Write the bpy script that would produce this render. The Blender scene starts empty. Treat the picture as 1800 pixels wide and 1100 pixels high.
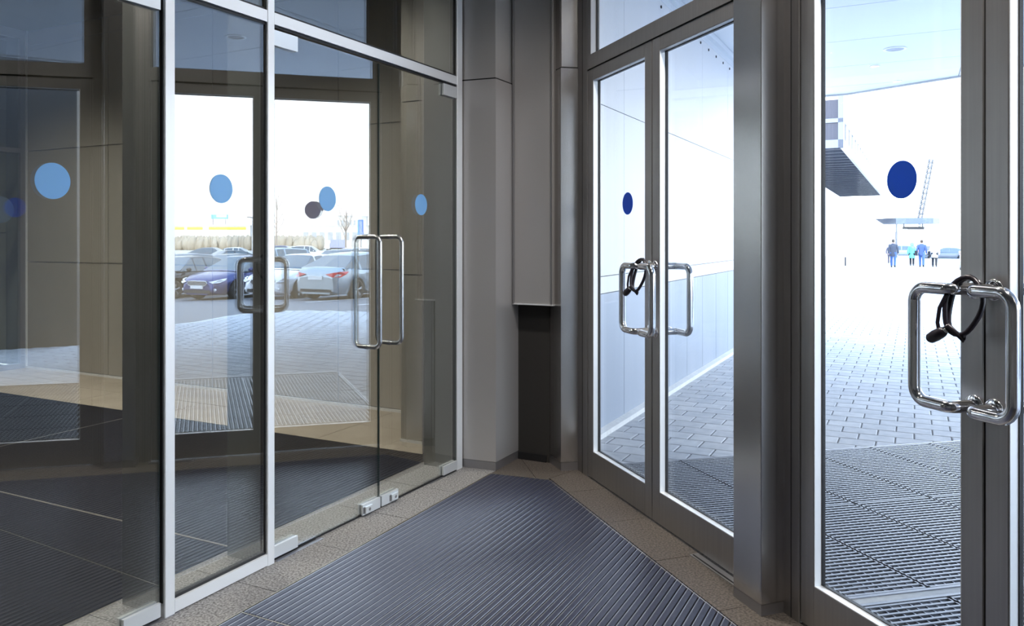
import bpy, bmesh, math, random
from mathutils import Vector, Matrix
random.seed(7)
sc = bpy.context.scene
C = sc.collection
PI = math.pi

# ---------------------------------------------------------------- camera
cam = bpy.data.cameras.new('camera'); camo = bpy.data.objects.new('camera', cam); C.objects.link(camo)
camo.location = (0, 0, 1.55); camo.rotation_euler = (PI/2, 0, 0)
cam.sensor_fit = 'HORIZONTAL'; cam.sensor_width = 36; cam.lens = 36*1400/1800
cam.shift_y = -133/1800; cam.clip_start = .05; cam.clip_end = 3000
sc.camera = camo

# ---------------------------------------------------------------- sky, sun, exposure
W = bpy.data.worlds.new('sky'); sc.world = W; W.use_nodes = True
nt = W.node_tree; nt.nodes.clear()
wo = nt.nodes.new('ShaderNodeOutputWorld'); bg = nt.nodes.new('ShaderNodeBackground')
tc = nt.nodes.new('ShaderNodeTexCoord'); sp = nt.nodes.new('ShaderNodeSeparateXYZ'); rp = nt.nodes.new('ShaderNodeValToRGB')
nt.links.new(tc.outputs['Generated'], sp.inputs[0]); nt.links.new(sp.outputs['Z'], rp.inputs[0])
rp.color_ramp.elements[0].position = 0.0; rp.color_ramp.elements[0].color = (.86, .93, 1, 1)
rp.color_ramp.elements[1].position = .9; rp.color_ramp.elements[1].color = (.45, .66, 1, 1)
nt.links.new(rp.outputs[0], bg.inputs[0]); bg.inputs[1].default_value = 3.2
nt.links.new(bg.outputs[0], wo.inputs[0])
sun = bpy.data.lights.new('sun', 'SUN'); suno = bpy.data.objects.new('sun', sun); C.objects.link(suno)
sun.energy = 2.6; sun.angle = .012; sun.color = (1, .90, .76)
_h = math.radians(240); _e = math.radians(26)
suno.rotation_euler = Vector((math.sin(_h)*math.cos(_e), math.cos(_h)*math.cos(_e), math.sin(_e))).to_track_quat('Z', 'Y').to_euler()
sc.view_settings.view_transform = 'Standard'; sc.view_settings.look = 'None'
sc.view_settings.exposure = 1.2; sc.view_settings.gamma = 1.0; sc.view_settings.use_curve_mapping = False
cy = sc.cycles
cy.use_denoising = True; cy.max_bounces = 10; cy.diffuse_bounces = 5; cy.glossy_bounces = 6
cy.transparent_max_bounces = 24; cy.transmission_bounces = 8; cy.sample_clamp_indirect = 12
cy.caustics_reflective = False; cy.caustics_refractive = False

# ---------------------------------------------------------------- frames of reference
# A: the wall of glass on the left (u runs towards the corner, v towards the vestibule)
# B: the wall of framed doors on the right (u runs from the corner, w towards the outside)
TA = .46935; TB = .32773
dA = (math.sin(TA), math.cos(TA)); nA = (math.cos(TA), -math.sin(TA)); a0 = (-1.388, 3.283)
dB = (math.sin(TB), -math.cos(TB)); oB = (math.cos(TB), math.sin(TB)); b0 = (.446, 5.298)
def A(u, v): return (a0[0]+u*dA[0]+v*nA[0], a0[1]+u*dA[1]+v*nA[1])
def B(u, w): return (b0[0]+u*dB[0]+w*oB[0], b0[1]+u*dB[1]+w*oB[1])
def iA(p): r = (p[0]-a0[0], p[1]-a0[1]); return (r[0]*dA[0]+r[1]*dA[1], r[0]*nA[0]+r[1]*nA[1])
def iB(p): r = (p[0]-b0[0], p[1]-b0[1]); return (r[0]*dB[0]+r[1]*dB[1], r[0]*oB[0]+r[1]*oB[1])
def I(x, y): return (x, y)
def rotA(u0, v0, ang):            # frame A turned by ang about (u0,v0)
    c, s = math.cos(ang), math.sin(ang)
    return lambda u, v: A(u0+(u-u0)*c-(v-v0)*s, v0+(u-u0)*s+(v-v0)*c)
def gz(u): return 0.0 if u < 12 else -(u-12)*.0085        # the pavement falls gently away from the entrance
def gv(v): return -.035*min(max(v-6.5, 0), 14)           # and towards the car park
def g2(u, v): return gz(min(u, 200))+gv(v)

# ---------------------------------------------------------------- materials
def mat(name, col, rough=.5, metal=0., spec=.5, emit=None, es=0, noise=None, bump=None, trans=0, aniso=0):
    m = bpy.data.materials.new(name); m.use_nodes = True
    n = m.node_tree.nodes; l = m.node_tree.links; b = n['Principled BSDF']
    b.inputs['Base Color'].default_value = (*col, 1); b.inputs['Roughness'].default_value = rough
    b.inputs['Metallic'].default_value = metal; b.inputs['Specular IOR Level'].default_value = spec
    if aniso: b.inputs['Anisotropic'].default_value = aniso
    if emit: b.inputs['Emission Color'].default_value = (*emit, 1); b.inputs['Emission Strength'].default_value = es
    if noise or bump:
        t = n.new('ShaderNodeTexCoord')
    if noise:      # (scale xyz, amount, colour2)
        mp = n.new('ShaderNodeMapping'); mp.inputs['Scale'].default_value = noise[0]
        nz = n.new('ShaderNodeTexNoise'); nz.inputs['Scale'].default_value = 1; nz.inputs['Detail'].default_value = 6
        rm = n.new('ShaderNodeValToRGB'); rm.color_ramp.elements[0].position = .35; rm.color_ramp.elements[1].position = .65
        rm.color_ramp.elements[0].color = (*col, 1); rm.color_ramp.elements[1].color = (*noise[1], 1)
        l.new(t.outputs['Object'], mp.inputs[0]); l.new(mp.outputs[0], nz.inputs[0]); l.new(nz.outputs['Fac'], rm.inputs[0])
        l.new(rm.outputs[0], b.inputs['Base Color'])
    if bump:       # (scale xyz, strength, distance)
        mp2 = n.new('ShaderNodeMapping'); mp2.inputs['Scale'].default_value = bump[0]
        nz2 = n.new('ShaderNodeTexNoise'); nz2.inputs['Scale'].default_value = 1; nz2.inputs['Detail'].default_value = 4
        bp = n.new('ShaderNodeBump'); bp.inputs['Strength'].default_value = bump[1]; bp.inputs['Distance'].default_value = bump[2]
        l.new(t.outputs['Object'], mp2.inputs[0]); l.new(mp2.outputs[0], nz2.inputs[0]); l.new(nz2.outputs['Fac'], bp.inputs['Height'])
        l.new(bp.outputs[0], b.inputs['Normal'])
    return m
def glass(name, refl, tint, fres=.5):
    m = bpy.data.materials.new(name); m.use_nodes = True
    n = m.node_tree.nodes; l = m.node_tree.links; n.clear()
    o = n.new('ShaderNodeOutputMaterial'); mx = n.new('ShaderNodeMixShader'); t = n.new('ShaderNodeBsdfTransparent'); g = n.new('ShaderNodeBsdfGlossy')
    t.inputs[0].default_value = (*tint, 1); g.inputs['Roughness'].default_value = 0.0; g.inputs['Color'].default_value = (.97, .99, 1, 1)
    ge = n.new('ShaderNodeNewGeometry'); dt = n.new('ShaderNodeVectorMath'); dt.operation = 'DOT_PRODUCT'
    l.new(ge.outputs['Normal'], dt.inputs[0]); l.new(ge.outputs['Incoming'], dt.inputs[1])
    def mth(op, a, b=None):
        q = n.new('ShaderNodeMath'); q.operation = op
        for k_, x_ in enumerate((a, b)):
            if x_ is None: continue
            if isinstance(x_, (int, float)): q.inputs[k_].default_value = x_
            else: l.new(x_, q.inputs[k_])
        return q.outputs[0]
    ab = mth('ABSOLUTE', dt.outputs['Value']); sl = mth('POWER', mth('SUBTRACT', 1.0, ab), 5.0)
    fac = mth('ADD', mth('MULTIPLY', sl, 1-refl), refl)     # the same from either side of the pane
    l.new(fac, mx.inputs[0]); l.new(t.outputs[0], mx.inputs[1]); l.new(g.outputs[0], mx.inputs[2])
    l.new(mx.outputs[0], o.inputs[0]); return m
M = dict(
    alu=mat('satin_aluminium', (.93, .95, .97), .45, .35, bump=((3, 3, 400), .02, .001)),
    pierm=mat('bright_satin_steel', (.54, .525, .52), .24, .95, noise=((2, 2, .7), (.58, .565, .56))),
    steelp=mat('satin_steel_cladding', (.56, .54, .53), .38, .55, noise=((2, 2, .7), (.57, .55, .54)), bump=((5, 5, 2), .05, .01)),
    fin=mat('dull_post_fin', (.23, .235, .22), .5, .6),
    plinth=mat('dull_plinth_metal', (.36, .35, .36), .42, .8),
    doorf=mat('brushed_door_metal', (.37, .355, .345), .36, .88, noise=((70, 70, 1.2), (.40, .385, .375))),
    dark=mat('black_gasket', (.012, .012, .014), .5),
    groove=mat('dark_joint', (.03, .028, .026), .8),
    steel=mat('polished_stainless', (.80, .80, .82), .12, 1.0),
    steelb=mat('brushed_stainless', (.66, .65, .64), .24, 1.0),
    fit=mat('bright_patch_fitting', (.83, .87, .90), .38, .55),
    stone=mat('speckled_granite', (.11, .105, .105), .62, noise=((100, 100, 100), (.44, .43, .425)), bump=((90, 90, 90), .2, .003)),
    stoneb=mat('brown_granite', (.05, .042, .036), .6, noise=((100, 100, 100), (.17, .145, .125)), bump=((90, 90, 90), .15, .003)),
    hallst=mat('beige_hall_stone', (.40, .345, .27), .42, noise=((3, 3, 3), (.48, .42, .34))),
    rub=mat('ribbed_mat_insert', (.040, .045, .078), .34, spec=1.0, noise=((40, 40, 40), (.06, .065, .105))),
    rubd=mat('hall_mat_insert', (.007, .007, .010), .6, spec=.25, noise=((30, 30, 30), (.012, .011, .014))),
    rail=mat('mat_rail_aluminium', (.42, .42, .46), .38, .9),
    brass=mat('mat_trim', (.62, .58, .50), .35, .9),
    panel=mat('beige_hall_panel', (.36, .335, .29), .5, .1, noise=((1.2, 1.2, .4), (.41, .38, .335))),
    hallceil=mat('dark_hall_ceiling', (.05, .045, .042), .7),
    plaster=mat('vestibule_plaster', (.35, .33, .31), .7),
    lobby=mat('lobby_grey', (.26, .25, .245), .7),
    wallup=mat('white_facade_panel', (.80, .80, .82), .5, noise=((.6, .6, .3), (.84, .84, .86))),
    dado=mat('blue_grey_dado_panel', (.30, .345, .42), .42, .1, noise=((2, 2, .6), (.35, .39, .46))),
    kerb=mat('pale_concrete', (.62, .62, .62), .8, noise=((20, 20, 20), (.7, .7, .7))),
    soffit=mat('pale_soffit_panel', (.70, .72, .76), .38, .2, noise=((.5, .5, .5), (.76, .78, .8))),
    paver=mat('grey_paver', (.42, .435, .47), .8, noise=((12, 12, 12), (.50, .51, .535))),
    paver2=mat('pale_paver', (.48, .49, .52), .8, noise=((12, 12, 12), (.55, .56, .58))),
    joint=mat('sand_joint', (.29, .29, .305), .9),
    grate=mat('galvanised_grate', (.20, .21, .235), .42, .8),
    pit=mat('grate_pit', (.035, .035, .04), .9),
    asphalt=mat('asphalt', (.13, .13, .145), .7, noise=((30, 30, 30), (.18, .18, .195))),
    farground=mat('pale_far_ground', (.46, .43, .37), .9, noise=((.05, .05, .05), (.54, .50, .44))),
    paint=mat('road_paint', (.75, .75, .75), .7),
    tyre=mat('tyre_rubber', (.02, .02, .022), .7), rim=mat('alloy_rim', (.55, .56, .58), .3, .9),
    carglass=mat('car_glass', (.06, .09, .12), .04, 0, 1.0), chrome=mat('car_chrome', (.75, .76, .78), .12, 1.0),
    blackp=mat('black_trim', (.015, .015, .018), .4), lamp=mat('clear_headlamp', (.75, .78, .82), .08, .2, 1.0), redl=mat('red_tail_lamp', (.62, .02, .035), .15, 0, .8),
    plate=mat('blank_white_plate', (.78, .78, .78), .5),
    c_blue=mat('car_paint_navy', (.035, .05, .17), .22, .5, .8), c_black=mat('car_paint_black', (.025, .028, .035), .2, .4, .8),
    c_white=mat('car_paint_white', (.75, .77, .80), .25, 0, .8), c_silver=mat('car_paint_silver', (.36, .41, .45), .26, .7, .8),
    c_grey=mat('car_paint_grey', (.14, .16, .19), .25, .6, .8),
    cable=mat('black_cable_lock', (.018, .013, .02), .32),
    skin=mat('skin', (.62, .42, .33), .6), hair=mat('dark_hair', (.06, .045, .035), .7),
    bark=mat('pale_bark', (.38, .32, .27), .9), hedge=mat('dry_hedge_brown', (.38, .33, .26), .95, noise=((.2, .2, .5), (.46, .41, .33))),
    bwall=mat('cream_building', (.82, .80, .76), .8), bwin=mat('building_window', (.42, .44, .46), .3),
    yellow=mat('yellow_fascia', (.85, .78, .10), .6), signb=mat('sign_blue', (.06, .20, .62), .5), signl=mat('sign_light_blue', (.22, .48, .88), .5),
    white=mat('white_lettering', (.85, .85, .85), .5), red=mat('red_print', (.70, .10, .06), .6),
    ledw=mat('lamp_glow', (.9, .9, .85), .5, emit=(1, .95, .8), es=9),
    galend=mat('gallery_end_frame', (.17, .20, .27), .5), cranem=mat('crane_steel', (.10, .11, .13), .5),
    galsteel=mat('gallery_blue_grey_steel', (.085, .10, .14), .5), galdeck=mat('gallery_dark_deck', (.04, .045, .07), .6),
    discl=mat('light_blue_film', (.30, .63, .96), .5), discd=mat('blue_film', (.02, .13, .60), .5),
    discg=mat('grey_blue_film', (.16, .22, .30), .5),
    gA=glass('coated_left_glass', .20, (.93, .945, .93)), gAt=glass('coated_transom_glass', .16, (.93, .945, .93)),
    gE=mat('green_glass_edge', (.008, .028, .025), .3, 0, .5),
    gB=glass('clear_right_glass', .02, (.975, .985, .985)), gD=glass('lobby_glass', .03, (.88, .92, .91)),
)
# films let some of the light behind them through
for k, tcol in (('discl', (.2, .5, .95)), ('discd', (.03, .16, .75))):
    n = M[k].node_tree.nodes; l = M[k].node_tree.links
    tr = n.new('ShaderNodeBsdfTranslucent'); tr.inputs[0].default_value = (*tcol, 1); mx = n.new('ShaderNodeMixShader'); mx.inputs[0].default_value = .35
    l.new(n['Principled BSDF'].outputs[0], mx.inputs[1]); l.new(tr.outputs[0], mx.inputs[2]); l.new(mx.outputs[0], n['Material Output'].inputs[0])
# rubber ribs and carpet lint
# far pavement: paver pattern too far away to be built
def far_paving():
    m = bpy.data.materials.new('far_paving'); m.use_nodes = True; n = m.node_tree.nodes; l = m.node_tree.links; b = n['Principled BSDF']
    t = n.new('ShaderNodeTexCoord'); mp = n.new('ShaderNodeMapping'); mp.inputs['Rotation'].default_value = (0, 0, TA)
    br = n.new('ShaderNodeTexBrick'); br.inputs['Scale'].default_value = 1; br.inputs['Brick Width'].default_value = .26; br.inputs['Row Height'].default_value = .2
    br.inputs['Mortar Size'].default_value = .006; br.inputs['Color1'].default_value = (.40, .41, .44, 1); br.inputs['Color2'].default_value = (.47, .475, .5, 1); br.inputs['Mortar'].default_value = (.2, .2, .21, 1)
    l.new(t.outputs['Object'], mp.inputs[0]); l.new(mp.outputs[0], br.inputs[0]); l.new(br.outputs[0], b.inputs['Base Color']); b.inputs['Roughness'].default_value = .85
    return m
M['farpave'] = far_paving()

# ---------------------------------------------------------------- mesh helpers
ORG = {}
def org(o):
    while o is not None:
        if o.name in ORG: return ORG[o.name]
        o = o.parent
    return Vector((0, 0, 0))
def empty(name, loc=(0, 0, 0), parent=None, label=None, cat=None, group=None, kind=None):
    o = bpy.data.objects.new(name, None); C.objects.link(o); o.empty_display_size = .1
    base = org(parent) if parent else Vector((0, 0, 0))
    o.location = Vector(loc)-base; ORG[o.name] = Vector(loc)
    if parent: o.parent = parent
    return tag(o, label, cat, group, kind)
def tag(o, label=None, cat=None, group=None, kind=None):
    if label: o['label'] = label
    if cat: o['category'] = cat
    if group: o['group'] = group
    if kind: o['kind'] = kind
    return o
def cross(a, b): return a[0]*b[1]-a[1]*b[0]
class MB:
    def __init__(s): s.v = []; s.f = []; s.m = []; s.sm = []
    def add(s, vs, fs, mi=0, smooth=False):
        k = len(s.v); s.v += [tuple(p) for p in vs]; s.f += [tuple(i+k for i in f) for f in fs]; s.m += [mi]*len(fs); s.sm += [smooth]*len(fs); return s
    def box(s, fr, u0, u1, v0, v1, z0, z1, mi=0, ch=0):
        pts = [fr(u0, v0), fr(u1, v0), fr(u1, v1), fr(u0, v1)]
        if ch:     # chamfered vertical edges
            c = ch
            pts = [fr(u0+c, v0), fr(u1-c, v0), fr(u1, v0+c), fr(u1, v1-c), fr(u1-c, v1), fr(u0+c, v1), fr(u0, v1-c), fr(u0, v0+c)]
        return s.prism(pts, z0, z1, mi)
    def prism(s, pts, z0, z1, mi=0, mside=None, smooth=False):
        a = sum(cross(pts[i], pts[(i+1) % len(pts)]) for i in range(len(pts)))
        if a < 0: pts = pts[::-1]
        n = len(pts); vs = [(p[0], p[1], z0) for p in pts]+[(p[0], p[1], z1) for p in pts]
        s.add(vs, [tuple(range(n))[::-1], tuple(range(n, 2*n))], mi)
        s.add(vs, [(i, (i+1) % n, n+(i+1) % n, n+i) for i in range(n)], mi if mside is None else mside, smooth); return s
    def tube(s, pts, r, seg=12, mi=0, caps=True):
        pts = [Vector(p) for p in pts]; n = len(pts); rr = r if isinstance(r, (list, tuple)) else [r]*n
        T = [(pts[min(i+1, n-1)]-pts[max(i-1, 0)]).normalized() for i in range(n)]
        up = Vector((0, 0, 1)) if abs(T[0].z) < .9 else Vector((1, 0, 0))
        N = (up-T[0]*up.dot(T[0])).normalized(); vs = []
        for i in range(n):
            N = (N-T[i]*N.dot(T[i])).normalized(); Bn = T[i].cross(N)
            vs += [pts[i]+(N*math.cos(2*PI*k/seg)+Bn*math.sin(2*PI*k/seg))*rr[i] for k in range(seg)]
        s.add(vs, [(i*seg+k, i*seg+(k+1) % seg, (i+1)*seg+(k+1) % seg, (i+1)*seg+k) for i in range(n-1) for k in range(seg)], mi, True)
        if caps: s.add(vs, [tuple(range(seg))[::-1], tuple((n-1)*seg+k for k in range(seg))], mi)
        return s
    def lathe(s, c, prof, ax=(0, 0, 1), seg=24, mi=0):
        ax = Vector(ax).normalized(); a = ax.orthogonal().normalized(); b = ax.cross(a); vs = []; n = len(prof); c = Vector(c)
        for r, h in prof: vs += [c+ax*h+(a*math.cos(2*PI*k/seg)+b*math.sin(2*PI*k/seg))*max(r, 1e-4) for k in range(seg)]
        s.add(vs, [(i*seg+k, i*seg+(k+1) % seg, (i+1)*seg+(k+1) % seg, (i+1)*seg+k) for i in range(n-1) for k in range(seg)], mi, True); return s
    def data(s, name, mats, base=Vector((0, 0, 0))):
        me = bpy.data.meshes.new(name); me.from_pydata([tuple(Vector(v)-base) for v in s.v], [], s.f)
        for m in mats: me.materials.append(m)
        me.polygons.foreach_set('material_index', s.m); me.polygons.foreach_set('use_smooth', s.sm); me.update(); return me
    def build(s, name, mats, parent=None, **k):
        if not isinstance(mats, (list, tuple)): mats = [mats]
        o = bpy.data.objects.new(name, s.data(name, mats, org(parent) if parent else Vector((0, 0, 0)))); C.objects.link(o)
        if parent: o.parent = parent
        return tag(o, **k)
def fillet(pts, r, n=7):
    pts = [Vector(p) for p in pts]; out = [pts[0]]
    for i in range(1, len(pts)-1):
        a = (pts[i-1]-pts[i]).normalized(); b = (pts[i+1]-pts[i]).normalized(); ang = a.angle(b); d = r/math.tan(ang/2)
        p0 = pts[i]+a*d; p1 = pts[i]+b*d; c = pts[i]+(a+b).normalized()*(r/math.sin(ang/2))
        for k in range(n+1):
            q = p0.lerp(p1, k/n)-c; out.append(c+q.normalized()*r)
    return out+[pts[-1]]
def clip(poly, f):        # keep the part of a polygon where f(p) >= 0, f linear
    out = []
    for i in range(len(poly)):
        a, b = poly[i], poly[(i+1) % len(poly)]; fa, fb = f(a), f(b)
        if fa >= 0: out.append(a)
        if (fa >= 0) != (fb >= 0):
            t = fa/(fa-fb); out.append((a[0]+t*(b[0]-a[0]), a[1]+t*(b[1]-a[1])))
    return out
def shrink(poly, d):
    d_ = []
    for p in poly:
        if not d_ or math.hypot(p[0]-d_[-1][0], p[1]-d_[-1][1]) > 1e-5: d_.append(p)
    if math.hypot(d_[0][0]-d_[-1][0], d_[0][1]-d_[-1][1]) < 1e-5: d_.pop()
    poly = d_; out = []
    if len(poly) < 3: return []
    n = len(poly); a = sum(cross(poly[i], poly[(i+1) % n]) for i in range(n))
    if a < 0: poly = poly[::-1]
    for i in range(n):
        p0, p1, p2 = Vector(poly[i-1]), Vector(poly[i]), Vector(poly[(i+1) % n])
        e1 = (p1-p0); e2 = (p2-p1)
        if e1.length < 1e-6 or e2.length < 1e-6: continue
        n1 = Vector((-e1.y, e1.x)).normalized(); n2 = Vector((-e2.y, e2.x)).normalized(); k = 1+n1.dot(n2)
        if k < .05: continue
        q = p1+(n1+n2)*(d/k); out.append((q.x, q.y))
    return out
def P3(fr, u, v, z): p = fr(u, v); return (p[0], p[1], z)
def tiles(parent, poly, z0, z1, mt, cuts_fr, us, vs, name='tile', gap=.0015):
    n = 0
    for i in range(len(us)-1):
        for j in range(len(vs)-1):
            q = list(poly)
            for f in (lambda p: cuts_fr(p)[0]-us[i], lambda p: us[i+1]-cuts_fr(p)[0], lambda p: cuts_fr(p)[1]-vs[j], lambda p: vs[j+1]-cuts_fr(p)[1]):
                q = clip(q, f)
                if len(q) < 3: break
            if len(q) < 3: continue
            ar = abs(sum(cross(q[k], q[(k+1) % len(q)]) for k in range(len(q))))/2
            if ar < .002: continue
            q = shrink(q, gap)
            if len(q) < 3: continue
            MB().prism(q, z0, z1+random.uniform(-.0004, .0004)).build(name, mt, parent); n += 1
    return n

# ================================================================= SETTING: floors
floor = MB().prism([A(-5.2, -8.6), A(3.6, -8.6), A(3.6, -.3), B(-.3, .25), B(7.1, .25), A(-5.2, 2.6)], -.35, -.012).build('floor', M['groove'], kind='structure')
floor['label'] = 'stone floor of vestibule and hall around the ribbed mats'
# A side stone strip
stripA = [A(-4.8, -.31), A(2.70, -.31), A(2.70, .234), A(-4.8, .234)]
tiles(floor, stripA, -.012, 0, M['stone'], iA, [.34+.507*k for k in range(-11, 5)]+[2.37], [-.31, -.012, .234])
# B side stone strip, corner tiles
mTL = (-.142, 5.23); mTR = (.2365, 5.094)
tiles(floor, [B(.10, -.25), B(6.8, -.25), B(6.8, .0), B(-.03, .0)], -.012, 0, M['stoneb'], iB, [-.1]+[.40+.54*k for k in range(0, 13)], [-.25, .0])
tiles(floor, [B(-.03, .0), B(6.8, .0), B(6.8, .24), B(-.03, .24)], -.012, -.002, M['stoneb'], iB, [-.1]+[.40+1.08*k for k in range(0, 7)], [.0, .24])
for q in ([A(2.37, .234), mTL, (.155, 5.123), (.06, 5.60), A(2.70, -.1), A(2.37, 0)], [(.155, 5.123), mTR, B(.10, -.25), B(-.03, 0), B(-.33, .0), (.06, 5.60)]):
    MB().prism(shrink(q, .0015), -.012, 0).build('tile', M['stoneb'], floor)
# hall floor tiles beyond the hall mat
tiles(floor, [A(2.49, -6.75), A(3.54, -6.75), A(3.54, -.31), A(2.49, -.31)], -.012, 0, M['hallst'], iA, [2.49, 3.02, 3.54], [-6.75, -6.2]+[-5.6+.6*k for k in range(0, 9)]+[-.31])
tiles(floor, [A(-5, -8.5), A(3.54, -8.5), A(3.54, -6.75), A(-5, -6.75)], -.012, 0, M['hallst'], iA, [-5+1.2*k for k in range(8)], [-8.5, -7.6, -6.75])

# ================================================================= left glass wall (wall_left)
ZT = 4.0
wallA = empty('wall_left', (*A(0, 0), 0), kind='structure'); wallA['label'] = 'left wall of glass in pale aluminium posts'
def postA(u0, u1, ends=True):
    m = MB().box(A, u0, u1, -.045, 0, .0, ZT, 0, .003); m.build('post', M['alu'], wallA)
    MB().box(A, u0+.006, u1-.006, -.27, -.045, 0, ZT, 0, .003).build('post_fin', M['fin'], wallA)
postA(-.050, 0.0); postA(.525, .572); postA(2.265, 2.332); postA(-2.02, -1.96); postA(-3.3, -3.25)
RZ0, RZ1 = 2.565, 2.62
for (u0, u1) in ((0, .525), (.572, 2.265), (-1.96, -.05), (-3.25, -2.02)):
    m = MB().box(A, u0, u1, -.045, -.002, RZ0, RZ1); m.box(A, u0, u1, -.04, -.012, RZ0-.012, RZ0, 1); m.box(A, u0, u1, -.04, -.012, RZ1, RZ1+.012, 1)
    m.build('transom_rail', [M['alu'], M['dark']], wallA)
    MB().box(A, u0, u1, -.045, 0, 3.95, ZT).build('head_rail', M['alu'], wallA)
    # upper pane
    pane = MB().box(A, u0+.008, u1-.008, -.032, -.020, RZ1+.012, 3.95)
    pane.m = [0]*len(pane.f); pane.build('transom_pane', M['gAt'], wallA)
for u in (-.054, 0, .519, .572, 2.259):
    MB().box(A, u, u+.006, -.038, -.012, .06, 3.95).build('gasket', M['dark'], wallA)
# fixed narrow pane with its bottom rail
MB().box(A, 0, .525, -.06, -.001, .004, .056).build('bottom_rail', M['alu'], wallA)
MB().box(A, .004, .521, -.04, -.014, .056, .068).build('gasket', M['dark'], wallA)
frp = rotA(.26, -.026, .016)
MB().box(frp, .008, .517, -.032, -.020, .066, RZ0-.01).build('pane', M['gA'], wallA)
frp = rotA(1.43, -.026, .016)
def disc(fr, u, v, z, r, mt, parent, name='sticker', th=.0012, label=None, sy=1):
    seg = 48; vs = []
    for s_ in (0, 1):
        for k in range(seg): vs.append(P3(fr, u+r*math.cos(2*PI*k/seg), v-th*s_, z+r*sy*math.sin(2*PI*k/seg)))
    m = MB().add(vs, [tuple(range(seg)), tuple(range(seg, 2*seg))[::-1]]+[(k, k+seg, (k+1) % seg+seg, (k+1) % seg) for k in range(seg)])
    o = m.build(name, mt, parent)
    if label: o['label'] = label
    return o
frp = rotA(.26, -.026, .016)
disc(frp, .262, -.0183, 1.765, .064, M['discl'], wallA, label='round light blue film sticker')
for (u0, u1) in ((-3.25, -2.02),):
    MB().box(A, u0, u1, -.032, -.020, .02, RZ0-.01).build('pane', M['gA'], wallA)

def long_handle(fr, u, parent):
    z0, z1, d, r = .935, 1.553, .088, .0125
    for s_ in (1, -1):
        p = [P3(fr, u, -.026, z1), P3(fr, u, -.026+s_*d, z1), P3(fr, u, -.026+s_*d, z0), P3(fr, u, -.026, z0)]
        MB().tube(fillet(p, .036, 9), r, 16).build('handle_bar', M['steelb'], parent)
    for z in (z0, z1):
        q0 = P3(fr, u, -.040, z); q1 = P3(fr, u, -.012, z)
        MB().tube([q0, P3(fr, u, -.034, z), P3(fr, u, -.018, z), q1], [.0145, .0155, .0155, .0145], 16).build('collar', M['steel'], parent)
def glass_leaf(name, label, fr, u0, u1, hinge, handle_u, sticker_u, lock):
    e = empty(name, (*fr(u0 if hinge == 'l' else u1, -.026), 0), kind='structure'); e['label'] = label
    m = MB().box(fr, u0, u1, -.032, -.020, .012, RZ0-.018); m.build('pane', M['gA'], e)
    MB().box(fr, u0-.0012, u0+.001, -.0315, -.0205, .02, RZ0-.02).build('pane_edge', M['gE'], e)
    MB().box(fr, u1-.001, u1+.0012, -.0315, -.0205, .02, RZ0-.02).build('pane_edge', M['gE'], e)
    MB().box(fr, u0, u1, -.030, -.022, .0005, .012).build('brush_seal', M['dark'], e)
    if handle_u is not None: h = empty('pull_handle', (*fr(handle_u, -.026), .935), e); long_handle(fr, handle_u, h)
    if sticker_u is not None: disc(fr, sticker_u, -.0183, 1.752, .065, M['discl'], e, label='round light blue film sticker')
    hu0, hu1 = (u0, u0+.175) if hinge == 'l' else (u1-.175, u1)
    for z0, z1 in ((.012, .068), (RZ0-.094, RZ0-.020)):
        p = MB()
        for v0, v1 in ((-.020, -.006), (-.046, -.032)): p.box(fr, hu0+.004, hu1-.004, v0, v1, z0, z1, 0, .0015)
        p.build('patch_fitting', M['fit'], e)
    if lock:
        lu0, lu1 = (u1-.165, u1-.004) if lock == 'r' else (u0+.004, u0+.165)
        p = MB()
        for v0, v1 in ((-.020, -.006), (-.046, -.032)): p.box(fr, lu0, lu1, v0, v1, .008, .066, 0, .0015)
        lk = p.build('lock_fitting', M['fit'], e)
        c0 = lu0+.015 if lock == 'r' else lu0+.085
        q = MB().box(fr, c0, c0+.062, -.006, .006, .016, .052, 0, .004); q.box(fr, c0-.012, c0, -.006, -.0045, .018, .050, 1)
        q.lathe(P3(fr, c0+.034, .0058, .034), [(.009, 0), (.009, .0012), (.007, .0016), (0.001, .0016)], (*nA, 0), 16, 1)
        q.build('lock_cylinder', [M['fit'], M['plinth']], lk)
    return e
fr1 = rotA(-.056, -.026, .0345); fr2 = rotA(1.43, -.026, .016)
glass_leaf('door_1', 'glass door leaf at the left edge, slightly ajar, with blue disc', fr1, -.94, -.060, 'r', -.86, -.50, None)
glass_leaf('door_2', 'glass door leaf beside the second pale post', fr2, .580, 1.424, 'l', 1.325, .985, 'r')
glass_leaf('door_3', 'glass door leaf next to the corner', fr2, 1.428, 2.258, 'r', 1.531, 1.848, 'l')
glass_leaf('door_4', 'glass door leaf left of the picture', A, -1.85, -.96, 'l', -1.04, -1.4, None)
# pivot plates and floor tracks
for u0, u1 in ((-.30, .02), (.585, .92), (1.93, 2.24)):
    m = MB().box(A, u0, u1, -.055, .004, -.004, .0015); m.box(A, u0+.01, u1-.03, -.03, -.022, .0015, .003, 1)
    m.build('trim_floor', [M['rail'], M['dark']], wallA)

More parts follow.
